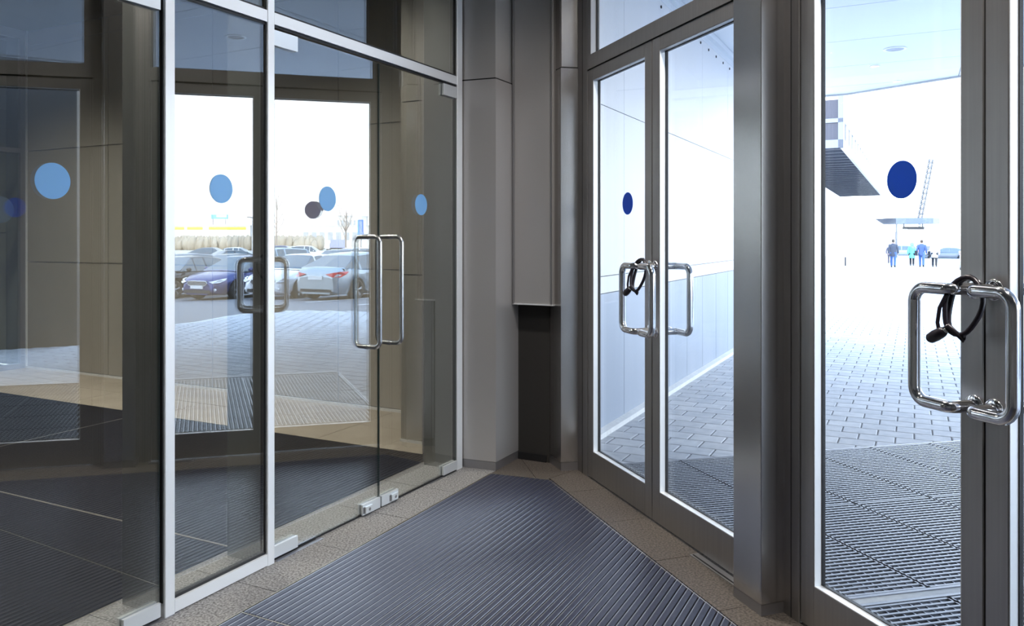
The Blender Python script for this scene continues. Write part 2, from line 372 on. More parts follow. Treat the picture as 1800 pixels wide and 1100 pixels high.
# ================================================================= corner columns and hanging box
def column(name, prof, zj, z1, label, base_h=.055, cm='steelp'):
    """prof: plan polygon; lower casing to zj, dark joint, upper casing slightly set in"""
    c = empty(name, (*prof[0], 0), kind='structure'); c['label'] = label
    MB().prism(shrink(prof, .0015), 0, base_h).build('plinth', M['plinth'], c)
    MB().prism(shrink(prof, .0), base_h+.002, zj-.006).build('casing', M[cm], c)
    MB().prism(shrink(prof, .008), zj-.006, zj+.004).build('joint', M['dark'], c)
    MB().prism(shrink(prof, .006), zj+.004, z1).build('casing', M[cm], c)
    MB().prism(shrink(prof, .012), base_h-.002, base_h+.004).build('joint', M['dark'], c)
    return c
column('wall_corner', [A(2.345, -.33), A(2.345, .0), A(2.368, .235), A(2.70, .237), A(2.72, -.33)], 2.61, ZT, 'steel clad column beside the glass door')
column('wall_corner', [B(-.27, -.118), B(-.028, -.118), B(-.010, .0), B(-.010, .12), B(-.27, .12)], 2.68, ZT, 'narrow steel clad column beside the framed doors', cm='pierm')
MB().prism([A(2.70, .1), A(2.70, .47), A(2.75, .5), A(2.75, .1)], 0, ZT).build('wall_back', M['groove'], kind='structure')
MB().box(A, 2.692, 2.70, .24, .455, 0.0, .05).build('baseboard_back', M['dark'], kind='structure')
hb = empty('box_casing', (*A(2.61, .24), 1.09), kind='thing', label='steel box casing hanging in the dark recess between two columns', cat='casing')
MB().box(A, 2.61, 2.69, .243, .545, 1.096, ZT-.01, 0, .002).build('casing', M['steelp'], hb)
MB().box(A, 2.600, 2.611, .240, .252, 1.09, ZT-.01).build('flange', M['plinth'], hb)
MB().box(A, 2.600, 2.611, .528, .536, 1.09, ZT-.01).build('flange', M['plinth'], hb)
MB().box(A, 2.600, 2.69, .240, .548, 1.088, 1.097).build('bottom_lip', M['alu'], hb)

# ================================================================= right wall of framed doors (wall_right)
wallB = empty('wall_right', (*B(0, 0), 0), kind='structure'); wallB['label'] = 'right wall of steel framed doors and transoms'
BZ0, BZ1 = 2.635, 2.725
def tubeD(u_m, s_, w_s, e):       # offset pull handle: flange, standoff, elbow, arm, grip, arm, elbow, standoff
    zt, zb, g = 1.393, 1.035, .1717
    um = u_m+s_*.034; ug = u_m+s_*g; w0 = 0.0 if w_s < 0 else .056; w1 = -.094 if w_s < 0 else .134
    h = empty('pull_handle', (*B(um, w0), zb), e)
    pts = [P3(B, um, w0, zt), P3(B, um, w1, zt), P3(B, ug, w1, zt), P3(B, ug, w1, zb), P3(B, um, w1, zb), P3(B, um, w0, zb)]
    path = [Vector(pts[0])]+fillet(pts[0:3], .022, 6)[1:-1]+fillet(pts[1:4], .045, 8)[1:-1]+fillet(pts[2:5], .045, 8)[1:-1]+fillet(pts[3:6], .022, 6)[1:-1]+[Vector(pts[5])]
    MB().tube(path, .0185, 20).build('grip', M['steel'], h)
    for z in (zt, zb):
        d = (-oB[0], -oB[1], 0) if w_s < 0 else (*oB, 0)
        MB().lathe(P3(B, um, w0, z), [(.033, 0), (.033, .003), (.030, .005), (.019, .006)], d, 24).build('flange', M['steel'], h)
def framed_leaf(name, label, u0, u1, meet, handles=True, sticker=None):
    e = empty(name, (*B(u0, 0), 0), kind='structure'); e['label'] = label
    st = .082; z0, z1 = .010, BZ0-.008; gb, gt = .178, 2.556
    for a, b in ((u0+.003, u0+st), (u1-st, u1-.003)):
        m = MB().box(B, a, b, 0, .056, z0, z1, 0, .003)
        m.build('stile', M['doorf'], e)
    MB().box(B, u0+st, u1-st, 0.0005, .0555, z0, gb).build('bottom_rail', M['doorf'], e)
    MB().box(B, u0+st, u1-st, 0.0005, .0555, gt, z1).build('top_rail', M['doorf'], e)
    gk = MB()
    for a, b, c, d in ((u0+st, u0+st+.007, gb, gt), (u1-st-.007, u1-st, gb, gt), (u0+st, u1-st, gb, gb+.007), (u0+st, u1-st, gt-.007, gt)): gk.box(B, a, b, .034, .050, c, d)
    gk.build('gasket', M['dark'], e)
    bd = MB()     # slim glazing beads, their skylit paleness put into the colour
    for a, b, c, d in ((u0+st, u0+st+.003, gb, gt), (u1-st-.003, u1-st, gb, gt), (u0+st, u1-st, gb, gb+.003), (u0+st, u1-st, gt-.003, gt)): bd.box(B, a, b, .002, .034, c, d)
    bd.build('glazing_bead', M['alu'], e)
    MB().box(B, u0+st+.003, u1-st-.003, .039, .047, gb+.003, gt-.003).build('pane', M['gB'], e)
    if sticker: disc(B, sticker, .0385, 1.75, .066, M['discd'], e, label='round blue film sticker')
    if handles:
        um = u1 if meet == 'r' else u0; s_ = -1 if meet == 'r' else 1
        tubeD(um, s_, -1, e); tubeD(um, s_, 1, e)
    return e
def bay(u0, c, u1, j0, j1):
    """jambs j0..u0 and u1..j1, meeting line c"""
    for a, b in ((j0, u0), (u1, j1)):
        m = MB().box(B, a, b, -.004, .075, 0, ZT, 0, .002); k = (a+b)/2
        m.box(B, k-.001, k+.001, -.006, 0, 0, ZT, 1); m.build('jamb', [M['doorf'], M['dark']], wallB)
    MB().box(B, u0, u1, -.004, .075, BZ0, BZ1, 0).build('transom_rail', M['doorf'], wallB)
    MB().box(B, u0, u1, .01, .04, BZ0-.008, BZ0).build('gasket', M['dark'], wallB); MB().box(B, c-.0028, c+.0028, .02, .04, .01, BZ0-.008).build('meeting_seal', M['dark'], wallB)
    MB().box(B, u0, u0+.055, -.003, .06, BZ1, 3.92).build('transom_stile', M['doorf'], wallB)
    MB().box(B, u0, u1, -.004, .075, 3.92, ZT).build('head_rail', M['doorf'], wallB)
    gk = MB()
    for a, b, z0, z1 in ((u0+.055, u0+.063, BZ1, 3.92), (u1-.02, u1, BZ1, 3.92), (u0, u1, BZ1, BZ1+.01), (u0, u1, 3.9, 3.92)): gk.box(B, a, b, .035, .05, z0, z1, 1)
    gk.build('gasket', [M['alu'], M['dark']], wallB)
    MB().box(B, u0+.055, u1-.02, .039, .047, BZ1+.01, 3.9).build('transom_pane', M['gB'], wallB)
bay(.139, .993, 1.847, -.010, 1.925)
bay(2.212, 3.051, 3.89, 2.115, 3.965)
bay(4.255, 5.095, 5.93, 4.16, 6.01)
framed_leaf('door_5', 'steel framed glass door leaf nearest the corner', .139, .993, 'r', sticker=.629)
framed_leaf('door_6', 'steel framed glass door leaf with the pavers and wall foot behind it', .993, 1.847, 'l')
framed_leaf('door_7', 'large steel framed glass door leaf showing the walkers', 2.212, 3.051, 'r', sticker=2.695)
framed_leaf('door_8', 'steel framed glass door leaf at the right edge', 3.051, 3.89, 'l')
framed_leaf('door_9', 'steel framed glass door leaf right of the picture', 4.255, 5.095, 'r')
framed_leaf('door_10', 'steel framed glass door leaf far right of the picture', 5.095, 5.93, 'l')
for a, lab in ((1.922, 'steel clad pier between the two framed doors'), (3.965, 'steel clad pier right of the picture'), (6.01, 'end pier right of the picture')):
    prof = [B(a, -.115), B(a+.195, -.115), B(a+.195, .10), B(a, .10)]
    c = empty('wall_pier', (*prof[0], 0), kind='structure'); c['label'] = lab
    MB().prism(shrink(prof, .001), 0, .045).build('plinth', M['plinth'], c)
    MB().box(B, a, a+.195, -.115, .10, .047, ZT, 0, .0025).build('casing', M['pierm'], c)
# floor closer plates in front of the doors
for u0, u1 in ((1.47, 1.86),):
    m = MB().box(B, u0, u1, -.055, -.006, -.002, .003); m.box(B, u0+.01, u1-.01, -.045, -.038, .003, .005, 1); m.build('trim_floor', [M['plinth'], M['dark']], wallB)

# ================================================================= vestibule shell
MB().prism([A(-5.2, -.05), A(-5.2, 2.2), (2.2, -2.3), B(7.1, .1), B(7.1, -.05), B(6.2, -.0), (2.2, -2.0), A(-5.1, 2.2)], 0, ZT).build('wall_rear', M['plaster'], kind='structure') if False else None
pR = [B(6.205, -.02), B(6.6, -.02)]
MB().box(B, 6.205, 7.3, -.05, .10, 0, ZT).build('wall_rear', M['plaster'], kind='structure')
MB().prism([A(-4.9, -.1), A(-4.9, 3.0), B(7.3, .1), B(7.3, -.1), A(-4.75, 2.9), A(-4.75, -.1)], 0, ZT).build('wall_rear', M['plaster'], kind='structure')
MB().box(A, -4.8, -3.3, -.06, 0, 0, ZT).build('wall_left', M['plaster'], kind='structure')
MB().prism([A(-5.2, -.05), A(2.75, -.05), A(2.80, .48), B(-.2, .12), B(7.4, .12), A(-5.2, 3.4)], ZT, ZT+.2).build('ceiling', M['plaster'], kind='structure')

# ================================================================= vestibule mat (each strip a part)
matA = [A(.134, .234), mTL, mTR, B(4.45, -.25)]
pitch = .0337
def uend(v):
    # where the strip meets the top trim or the right-hand trim
    o = A(0, v); best = 1e9
    def hit(p, q):
        e = (q[0]-p[0], q[1]-p[1]); den = cross(dA, e)
        return cross((p[0]-o[0], p[1]-o[1]), e)/den
    t1 = hit(mTL, mTR); t2 = hit(B(0, -.25), B(1, -.25))
    return min(t1, t2)
def strip(v, u0, u1f, parent, mb=None, zo=0):
    prof = [(0, -.008), (.0, .0008), (.0035, .0008), (.0045, -.0018)]
    k = 6
    for i in range(k):
        a = .0050+i*(.0208/k); prof += [(a, -.0018), (a+.0008, .0004), (a+.0024, .0004)]
    prof += [(.0264, -.0018), (.0264, -.008)]
    n = len(prof); vs = []
    for (dv, z) in prof: vs.append(P3(A, u0, v+dv, z+zo))
    for (dv, z) in prof: vs.append(P3(A, u1f(v+dv), v+dv, z+zo))
    m = mb or MB()
    m.add(vs, [(i, i+1, n+i+1, n+i) for i in range(3)], 1); m.add(vs, [(i, i+1, n+i+1, n+i) for i in range(3, n-1)], 0)
    return m
vm = empty('entrance_mat', (*A(.134, .234), 0), label='blue-grey ribbed entrance mat in the vestibule floor, ending in a blunt point at the corner', cat='mat')
MB().prism([matA[0], mTL, mTR, B(1.2, -.25), B(2.4, -.25), B(4.2, -.25)], -.0118, -.0075).build('tray', M['dark'], vm)
k = 0; v = .240
while True:
    if uend(v) < .16 or v > 2.95: break
    ue = (lambda vv: uend(vv)-.004)
    strip(v, .139, ue, vm).build('mat_strip', [M['rub'], M['rail']], vm); v += pitch; k += 1
tr = MB()
def line_bar(m, p, q, w, z0, z1, mi=0):
    d = Vector(q)-Vector(p); n_ = Vector((-d.y, d.x)).normalized()*w/2
    m.prism([(p[0]+n_.x, p[1]+n_.y), (q[0]+n_.x, q[1]+n_.y), (q[0]-n_.x, q[1]-n_.y), (p[0]-n_.x, p[1]-n_.y)], z0, z1, mi)
line_bar(tr, A(-4.7, .2345), mTL, .004, -.010, .0012); line_bar(tr, mTL, mTR, .004, -.010, .0012); line_bar(tr, mTR, B(6.2, -.25), .004, -.010, .0012)
tr.build('edge_trim', M['brass'], vm)
vm2 = empty('entrance_mat', (*A(.134, .234), 0), label='second ribbed mat section at the bottom edge, left of a pale seam', cat='mat')
MB().prism([A(-4.6, .24), A(.128, .24), A(.128, 2.88), A(-4.6, 2.88)], -.0118, -.0075).build('tray', M['dark'], vm2)
ue2 = (lambda vv: .127); v = .240; mb = None; k = 0
while v < 2.85:
    if k < 14: strip(v, -4.6, ue2, vm2).build('mat_strip', [M['rub'], M['rail']], vm2)
    else:
        mb = mb or MB(); strip(v, -4.6, ue2, vm2, mb)
    v += pitch; k += 1
mb.build('mat_strip', [M['rub'], M['rail']], vm2, kind='stuff')
sm = MB(); line_bar(sm, A(.1305, .236), A(.1305, 2.95), .006, -.010, .0012); sm.build('seam_trim', M['brass'], vm2)

# ================================================================= entrance hall behind the left glass
hallC = empty('wall_far', (*A(3.54, 0), 0), kind='structure'); hallC['label'] = 'beige panelled wall at the end of the hall'
MB().box(A, 3.55, 3.7, -6.9, -.3, 0, 4.1).build('wall_core', M['plinth'], hallC)
zs = [.025, 1.262, 2.572, 3.82, 3.985]; vsx = [-6.66, -4.99, -3.32, -1.65, -.02]
def iv(pxs): return pxs
vj = [-6.70, -5.25, -3.65, -2.04, -.8]
for i in range(len(vj)-1):
    for j in range(len(zs)-1):
        MB().box(A, 3.54, 3.552, vj[i]+.004, vj[i+1]-.004, zs[j]+.004, zs[j+1]-.006, 0).build('panel', M['panel'], hallC)
MB().box(A, 3.528, 3.55, -6.72, -.6, 0, .022).build('baseboard_far', M['kerb'], kind='structure')
MB().box(A, 3.53, 3.55, -6.76, -6.70, 0, 4.0).build('trim_far', M['alu'], kind='structure')
# box column stepping forward near the corner
bc = empty('wall_far', (*A(2.72, -.77), 0), kind='structure'); bc['label'] = 'panelled column standing behind the corner in the hall'
MB().box(A, 2.735, 3.54, -.76, -.34, 0, 4.0).build('wall_core', M['groove'], bc)
for z0, z1 in ((.02, 1.262), (1.27, 2.572), (2.58, 3.985)):
    MB().box(A, 2.72, 2.735, -.77, -.34, z0, z1).build('panel', M['panel'], bc)
    MB().box(A, 2.735, 3.54, -.775, -.76, z0, z1).build('panel', M['panel'], bc)
MB().box(A, 2.712, 2.73, -.775, -.34, 0, .018).build('baseboard_far', M['kerb'], kind='structure')
# far glazing D
VD = -6.75
dW = empty('window_1', (*A(3.5, VD), 0), kind='structure'); dW['label'] = 'dark framed glazing between hall and lobby'
for u in (3.47, 1.9, .3, -1.3, -2.9, -4.5): MB().box(A, u, u+.06, VD-.03, VD+.03, 0, 4).build('mullion', M['plinth'], dW)
for i, u in enumerate((1.96, .36, -1.24, -2.84, -4.44)):
    for z0, z1 in ((0, .06), (2.545, 2.60), (3.90, 4.0)): MB().box(A, u, u+1.51, VD-.03, VD+.03, z0, z1).build('rail', M['plinth'], dW)
    for z0, z1 in ((.06, 2.545), (2.6, 3.9)): MB().box(A, u+.01, u+1.5, VD-.006, VD+.004, z0, z1).build('pane', M['gD'], dW)
# round film and no-smoking notice on that glass
disc(A, 3.25, VD+.012, 1.87, .155, M['discg'], dW, label='grey-blue round film sticker')
ns = empty('notice', (*A(3.12, VD+.006), 1.70), label='white square notice with red ring behind the grey disc on the far glass', cat='notice')
MB().box(A, 2.98, 3.28, VD+.005, VD+.0075, 1.72, 2.02).build('sheet', M['white'], ns)
rg = MB(); seg = 40; vs = []
for rr in (.125, .105):
    for k in range(seg): vs.append(P3(A, 3.13+rr*math.cos(2*PI*k/seg), VD+.009, 1.87+rr*math.sin(2*PI*k/seg)))
rg.add(vs, [(k, (k+1) % seg, seg+(k+1) % seg, seg+k) for k in range(seg)])
rg.add([P3(A, 3.05, VD+.009, 1.80), P3(A, 3.06, VD+.009, 1.785), P3(A, 3.21, VD+.009, 1.94), P3(A, 3.20, VD+.009, 1.955)], [(0, 1, 2, 3)])
rg.build('red_ring', M['red'], ns)
# lobby beyond the far glazing
lb = empty('wall_lobby', (*A(3.5, -9), 0), kind='structure'); lb['label'] = 'grey lobby walls beyond the far glazing'
MB().box(A, -5, 3.6, -12.2, -12.0, 0, 4).build('wall_core', M['lobby'], lb)
MB().box(A, 3.6, 3.75, -12.2, -6.9, 0, 4).build('wall_core', M['lobby'], lb)
for z0, z1 in ((.03, 1.6), (1.61, 3.1), (3.11, 3.95)): MB().box(A, 3.1, 3.59, -7.9, -7.2, z0, z1).build('panel', M['panel'], lb)
MB().box(A, -5, 3.75, -12.2, -8.5, -.02, 0).build('floor_lobby', M['hallst'], kind='structure')
MB().box(A, -5.3, 3.75, -12.3, -.06, ZT, ZT+.2).build('ceiling_hall', M['hallceil'], kind='structure')
MB().box(A, -5.3, -5.1, -12.2, -.1, 0, ZT).build('wall_hall', M['lobby'], kind='structure')
MB().box(A, -5.1, -4.8, -.3, -.05, 0, ZT).build('wall_hall', M['lobby'], kind='structure')
# hall mats
hm = empty('hall_mat', (*A(2.49, -.31), 0), label='large dark ribbed mat on the hall floor behind the left glass', cat='mat')
sections = [(.628, 2.486, -3.325, -.314), (-2.2, .612, -3.325, -.314), (-4.9, -2.21, -3.325, -.314), (.628, 2.486, -6.3, -3.335), (-2.2, .612, -6.3, -3.335), (-4.9, -2.21, -6.3, -3.335)]
for u0, u1, v0, v1 in sections:
    m = MB(); m.box(A, u0, u1, v0, v1, -.0118, -.009, 2); v = v0+.002
    while v < v1-.03:
        for a, b, z, mi in ((0, .004, .0005, 1), (.005, .014, -.001, 0), (.016, .025, -.001, 0)):
            m.add([P3(A, u0, v+a, -.009), P3(A, u0, v+a, z), P3(A, u0, v+b, z), P3(A, u0, v+b, -.009), P3(A, u1, v+a, -.009), P3(A, u1, v+a, z), P3(A, u1, v+b, z), P3(A, u1, v+b, -.009)],
                  [(0, 1, 5, 4), (1, 2, 6, 5), (2, 3, 7, 6)], mi)
        v += pitch
    m.build('mat_section', [M['rubd'], M['rubd'], M['dark']], hm, kind='stuff')
t = MB(); t.box(A, .614, .626, -6.3, -.312, -.01, .001); t.box(A, -4.9, 2.49, -3.336, -3.326, -.01, .0008); t.box(A, -4.9, 2.49, -.312, -.308, -.01, .001); t.box(A, 2.487, 2.492, -6.3, -.31, -.01, .001)
t.box(A, -4.9, 2.49, -6.306, -6.30, -.01, .001)
t.build('seam_trim', M['brass'], hm)
tiles(floor, [A(-4.9, -6.75), A(2.49, -6.75), A(2.49, -6.31), A(-4.9, -6.31)], -.012, 0, M['hallst'], iA, [-4.9+.9*k for k in range(9)], [-6.75, -6.31])
# lobby lamps, and unseen lamps added to light hall and vestibule
def downlight(name, x, y, z, r, label, energy, cat='ceiling lamp', col=(1, .93, .8), lit=True):
    e = empty(name, (x, y, z), label=label, cat=cat)
    MB().lathe((x, y, z), [(r*1.25, 0), (r*1.25, -.006), (r, -.010), (r*.96, -.002)], (0, 0, 1), 28).build('bezel', M['alu'], e)
    MB().lathe((x, y, z), [(r*.96, -.003), (.001, -.004)], (0, 0, 1), 28).build('diffuser', M['ledw'] if lit else M['plinth'], e)
    if energy:
        L = bpy.data.lights.new('lamp_light', 'SPOT'); L.energy = energy; L.color = col; L.spot_size = 2.4; L.spot_blend = .8; L.shadow_soft_size = r
        o = bpy.data.objects.new('lamp_light', L); C.objects.link(o); o.parent = e; o.location = (0, 0, -.03)
    return e
hl = [(1.6, -1.6), (1.6, -3.6), (1.6, -5.6), (-1.2, -1.6), (-1.2, -3.6), (-1.2, -5.6)]
for i, (u, v) in enumerate(hl):   # unseen lamps, added above the frame to brighten the hall
    downlight('ceiling_lamp', *A(u, v), ZT-.001, .08, 'unseen lamp added in the hall ceiling for brightness, %s row, %s the glass' % ('far' if i < 3 else 'near', ('next to', 'midway from', 'farthest from')[i % 3]), 115, col=(1, .95, .86))['group'] = 'added hall fill lamps'
downlight('ceiling_lamp', *A(3.0, -10.0), ZT-.001, .12, 'glowing lamp in the lobby ceiling at the left edge', 60)
downlight('ceiling_lamp', *A(0, -10.0), ZT-.001, .12, 'lobby ceiling lamp left of the picture', 60)
for (u, v, lab) in ((*iA(B(3.6, -.45)), 'unseen fill lamp added above the mat, nearer the camera'), (*iA(B(1.7, -.42)), 'unseen fill lamp added above the mat, near the corner')):  # added out of view to brighten the columns and left wall
    downlight('ceiling_lamp', *A(u, v), ZT-.001, .11, lab, 130, col=(1, .94, .88))

# ================================================================= OUTSIDE: ground

def gzc(u): return gz(min(u, 200))
pv = empty('pavement', (*A(3, 2), 0), kind='structure'); pv['label'] = 'pale paved walk outside the framed doors'
def toA(pts): return [iA(p) for p in pts]
apron = [A(2.75, .45), A(20, .45), A(20, 7.2), A(11.35, 7.45), A(11.43, 9.96), A(11.18, 11.02), A(9.89, 10.77), A(8.69, 10.25), A(-8, 10.0), B(13, .13), B(-.2, .13)]
bm_ = MB()
for v0_, v1_ in ((.3, 6.5), (6.5, 12)):
    for u0_, u1_ in ((-8, 12), (12, 20.2)):
        q = apron
        for f in (lambda p: iA(p)[1]-v0_, lambda p: v1_-iA(p)[1], lambda p: iA(p)[0]-u0_, lambda p: u1_-iA(p)[0]): q = clip(q, f)
        if len(q) > 2:
            if sum(cross(q[i_], q[(i_+1) % len(q)]) for i_ in range(len(q))) < 0: q = q[::-1]
            bm_.add([(*p, g2(*iA(p))-.022) for p in q], [tuple(range(len(q)))])
bm_.build('bedding', M['joint'], pv)
GS = .10
def G(u, w): return B(u+GS*(w-.3), w)
def inG(p, m=0):
    u, w = iB(p); u -= GS*(w-.3)
    return (-.05+m < u < 4.28-m) and .13 < w < 3.40-m and not (2.09-m < u < 2.17+m)
cells = []; bu, bv = .20, .26; iu = -40
while iu*bu < 20:
    u0 = iu*bu; off = (iu % 2)*bv/2; v0 = .5+off-bv
    while v0 < 11.2:
        q = [A(u0, v0), A(u0+bu, v0), A(u0+bu, v0+bv), A(u0, v0+bv)]
        cx = A(u0+bu/2, v0+bv/2)
        if iA(cx)[0] > -8 and iB(cx)[1] > .05 and not inG(cx, .16) and v0+bv > .5:
            n = len(apron); inside = False
            for i in range(n):
                x1, y1 = apron[i]; x2, y2 = apron[(i+1) % n]
                if (y1 > cx[1]) != (y2 > cx[1]) and cx[0] < (x2-x1)*(cx[1]-y1)/(y2-y1)+x1: inside = not inside
            if inside: cells.append((cx, max(v0, .5), min(v0+bv, 99), u0))
        v0 += bv
    iu += 1
def seen(c):
    px = 900+1400*c[0]/c[1] if c[1] > .5 else -1
    return 1045 < px < 1295 or 1455 < px < 1700
near = sorted([c for c in cells if seen(c[0])], key=lambda c: math.hypot(*c[0]))[:300]
ns_ = set(id(c) for c in near)
def paver(mb, c, mi):
    cx, v0, v1, u0 = c; z = g2(u0+bu/2, (v0+v1)/2)-.009+random.uniform(-.0012, .0012); g = .0045
    if iB(cx)[1] < .13: return
    a = [A(u0+g, v0+g), A(u0+bu-g, v0+g), A(u0+bu-g, v1-g), A(u0+g, v1-g)]; k = .006
    b = [A(u0+g+k, v0+g+k), A(u0+bu-g-k, v0+g+k), A(u0+bu-g-k, v1-g-k), A(u0+g+k, v1-g-k)]
    vs = [(*p, z-.03) for p in a]+[(*p, z-.004) for p in a]+[(*p, z) for p in b]
    mb.add(vs, [(0, 1, 5, 4), (1, 2, 6, 5), (2, 3, 7, 6), (3, 0, 4, 7), (4, 5, 9, 8), (5, 6, 10, 9), (6, 7, 11, 10), (7, 4, 8, 11), (8, 9, 10, 11)], mi)
rest = MB()
for c in cells:
    mi = random.random() < .4
    if id(c) in ns_: paver(m := MB(), c, 0); m.v and m.build('paver', M['paver2'] if mi else M['paver'], pv)
    else: paver(rest, c, int(mi))
rest.build('paver', [M['paver'], M['paver2']], pv, kind='stuff')
us_ = [20, 40, 70, 110, 160, 200, 420]
m = MB()
for a, b in zip(us_[:-1], us_[1:]): m.add([(*A(a, .5), gzc(a)-.012), (*A(b, .5), gzc(b)-.012), (*A(b, 7.2), gzc(b)-.012), (*A(a, 7.2), gzc(a)-.012)], [(0, 3, 2, 1)])
m.build('far_paving', M['farpave'], pv, kind='stuff')
# kerb of the walk towards the parking
kb = MB(); kp = [A(-8, 10.0), A(8.69, 10.25), A(9.89, 10.77), A(11.18, 11.02), A(11.43, 9.96), A(11.35, 7.45), A(20, 7.23)]
for i in range(len(kp)-1):
    for t_ in range(4):
        p_ = Vector(kp[i]).lerp(Vector(kp[i+1]), t_/4); q_ = Vector(kp[i]).lerp(Vector(kp[i+1]), (t_+1)/4)
        line_bar(kb, tuple(p_), tuple(q_), .12, -.6, g2(*iA((p_+q_)/2))-.004)
kb.build('kerb', M['kerb'], pv)
asphalt = MB(); ua = [-80, 12, 40, 80, 120, 200]
for a, b in zip(ua[:-1], ua[1:]):
    for c_, d_ in ((-2 if a > 50 else .6, 6.5), (6.5, 20.5), (20.5, 75)):
        asphalt.add([(*A(a, c_), g2(a, c_)-.075), (*A(b, c_), g2(b, c_)-.075), (*A(b, d_), g2(b, d_)-.075), (*A(a, d_), g2(a, d_)-.075)], [(0, 3, 2, 1)])
cpk = asphalt.build('car_park', M['asphalt'], kind='structure'); cpk['label'] = 'grey asphalt of the car park'
fg = MB(); uf = [-600, 12, 60, 120, 200, 1600]
for a, b in zip(uf[:-1], uf[1:]): fg.add([(*A(a, -500), gzc(a)-.62), (*A(b, -500), gzc(b)-.62), (*A(b, 1500), gzc(b)-.62), (*A(a, 1500), gzc(a)-.62)], [(0, 3, 2, 1)])
fg.build('ground', M['farground'], kind='structure')['label'] = 'pale open ground beyond the car park'
# painted bay lines
for i in range(5):
    a = A(12.6+i*.9, 9.9+i*2.4)
pl = cpk
for (p, q) in ((A(14.3, 10.9), A(19.3, 9.4)), (A(15.3, 13.6), A(20.3, 12.1)), (A(16.3, 16.3), A(21.3, 14.8)), (A(17.3, 19.0), A(22.3, 17.5))):
    m = MB(); ds = 12
    pu, qu = g2(*iA(p)), g2(*iA(q))
    d = Vector(q)-Vector(p); n_ = Vector((-d.y, d.x)).normalized()*.055
    m.add([(p[0]+n_.x, p[1]+n_.y, pu-.070), (q[0]+n_.x, q[1]+n_.y, qu-.070), (q[0]-n_.x, q[1]-n_.y, qu-.070), (p[0]-n_.x, p[1]-n_.y, pu-.070)], [(0, 1, 2, 3)])
    m.build('painted_line', M['paint'], pl)
# ice patch on the walk
m = MB(); cxi = (4.36*2.78*.78, 0); c0 = (5.45, 12.3); pts = []
for k in range(22):
    a = 2*PI*k/22; r = 1+.25*math.sin(3*a+1)+.15*math.sin(5*a); pts.append((c0[0]+.42*r*math.cos(a), c0[1]+.55*r*math.sin(a)))
zc = gz(iA(c0)[0]); tag(m.prism(pts, zc-.012, zc-.016).build('ice_patch', mat('thin_ice', (.85, .87, .9), .35)), 'thin pale patch of ice on the pavers', 'ice')

# ================================================================= grates
def grate_field(ulist, label):
    g = empty('boot_grate', (*G(ulist[0], .13), 0), label=label, cat='grate')
    W0 = .26; dw = .503
    poly = [G(ulist[0]-.01, .12), G(ulist[-1]+.01, .12), G(ulist[-1]+.01, 3.39), G(ulist[0]-.01, 3.39)]
    MB().prism(poly, -.045, -.024).build('pit_floor', M['pit'], g)
    fm = MB()
    for i in range(4): line_bar(fm, poly[i], poly[(i+1) % 4], .018, -.04, .0015)
    fm.build('frame', M['grate'], g)
    first = {}
    for uu in range(len(ulist)-1):
        u0, u1 = ulist[uu]+.006, ulist[uu+1]-.006; L = u1-u0
        for j in range(-1, 7):
            w0 = max(W0+dw*j, .14); w1 = min(W0+dw*(j+1), 3.375)-.012
            if w1-w0 < .05: continue
            key = (round(w1-w0, 3), round(L, 3)); o0 = G(u0, w0)
            if key not in first:
                m = MB(); n = int(L/.0345)
                for s_ in range(n+1):
                    ua_ = u0+s_*(L-.012)/n
                    a, b, c, d = G(ua_, w0), G(ua_, w1), G(ua_+.0125, w1), G(ua_+.0125, w0)
                    m.prism([a, b, c, d], -.020, 0)
                nr = int((w1-w0)/.045)
                for s_ in range(nr+1):
                    wa = w0+s_*(w1-w0-.006)/max(nr, 1)
                    m.prism([G(u0, wa), G(u1, wa), G(u1, wa+.006), G(u0, wa+.006)], -.012, -.003 if 0 < s_ < nr else 0)
                first[key] = m.data('grate_panel', [M['grate']], Vector((*o0, 0)))
            o = bpy.data.objects.new('grate_panel', first[key]); C.objects.link(o); o.parent = g; o.location = Vector((*o0, 0))-org(g)
grate_field([-.04, 1.02, 2.085], 'metal boot grate outside the doors, the far field reaching the pavers')
grate_field([2.175, 3.22, 4.27], 'metal boot grate nearest the camera, past a pale strip')
MB().prism([G(2.10, .13), G(2.16, .13), G(2.16, 3.38), G(2.10, 3.38)], -.1, -.003).build('kerb_strip', M['kerb'], pv)
MB().prism([G(-.06, 3.40), G(4.3, 3.40), G(4.3, 3.46), G(-.06, 3.46)], -.1, -.003).build('kerb_strip', M['kerb'], pv)

# ================================================================= long outside wall
wo_ = empty('wall_outside', (*A(3, .5), 0), kind='structure'); wo_['label'] = 'long pale outside wall with blue-grey dado panels'
MB().box(A, 2.78, 12.4, .25, .485, -.3, 3.99).build('wall_core', M['groove'], wo_)
cm = MB(); ul = [12.4, 20, 40, 80, 140]
for a, b in zip(ul[:-1], ul[1:]):
    vs = [P3(A, u, v, z) for u in (a, b) for (v, z) in ((.25, gz(u)-.3), (.485, gz(u)-.3), (.485, 3.0+gz(u)), (.25, 3.0+gz(u)))]
    cm.add(vs, [(0, 1, 2, 3), (7, 6, 5, 4), (1, 5, 6, 2), (3, 2, 6, 7), (0, 3, 7, 4)])
cm.build('wall_core', M['wallup'], wo_)
def wpanel(u0, u1, z0, z1, mt, name='panel'):
    a, b = gz(u0), gz(u1)
    vs = [P3(A, u, v, z) for (v, k) in ((.484, 0), (.5, 0)) for (u, z) in ((u0, z0+a), (u1, z0+b), (u1, z1+b), (u0, z1+a))]
    MB().add(vs, [(3, 2, 1, 0), (4, 5, 6, 7), (0, 1, 5, 4), (1, 2, 6, 5), (2, 3, 7, 6), (3, 0, 4, 7)]).build(name, mt, wo_)
u = 2.8
while u < 60: wpanel(u+.004, u+.696, .04, 1.098, M['dado']); u += .7
u = 2.8
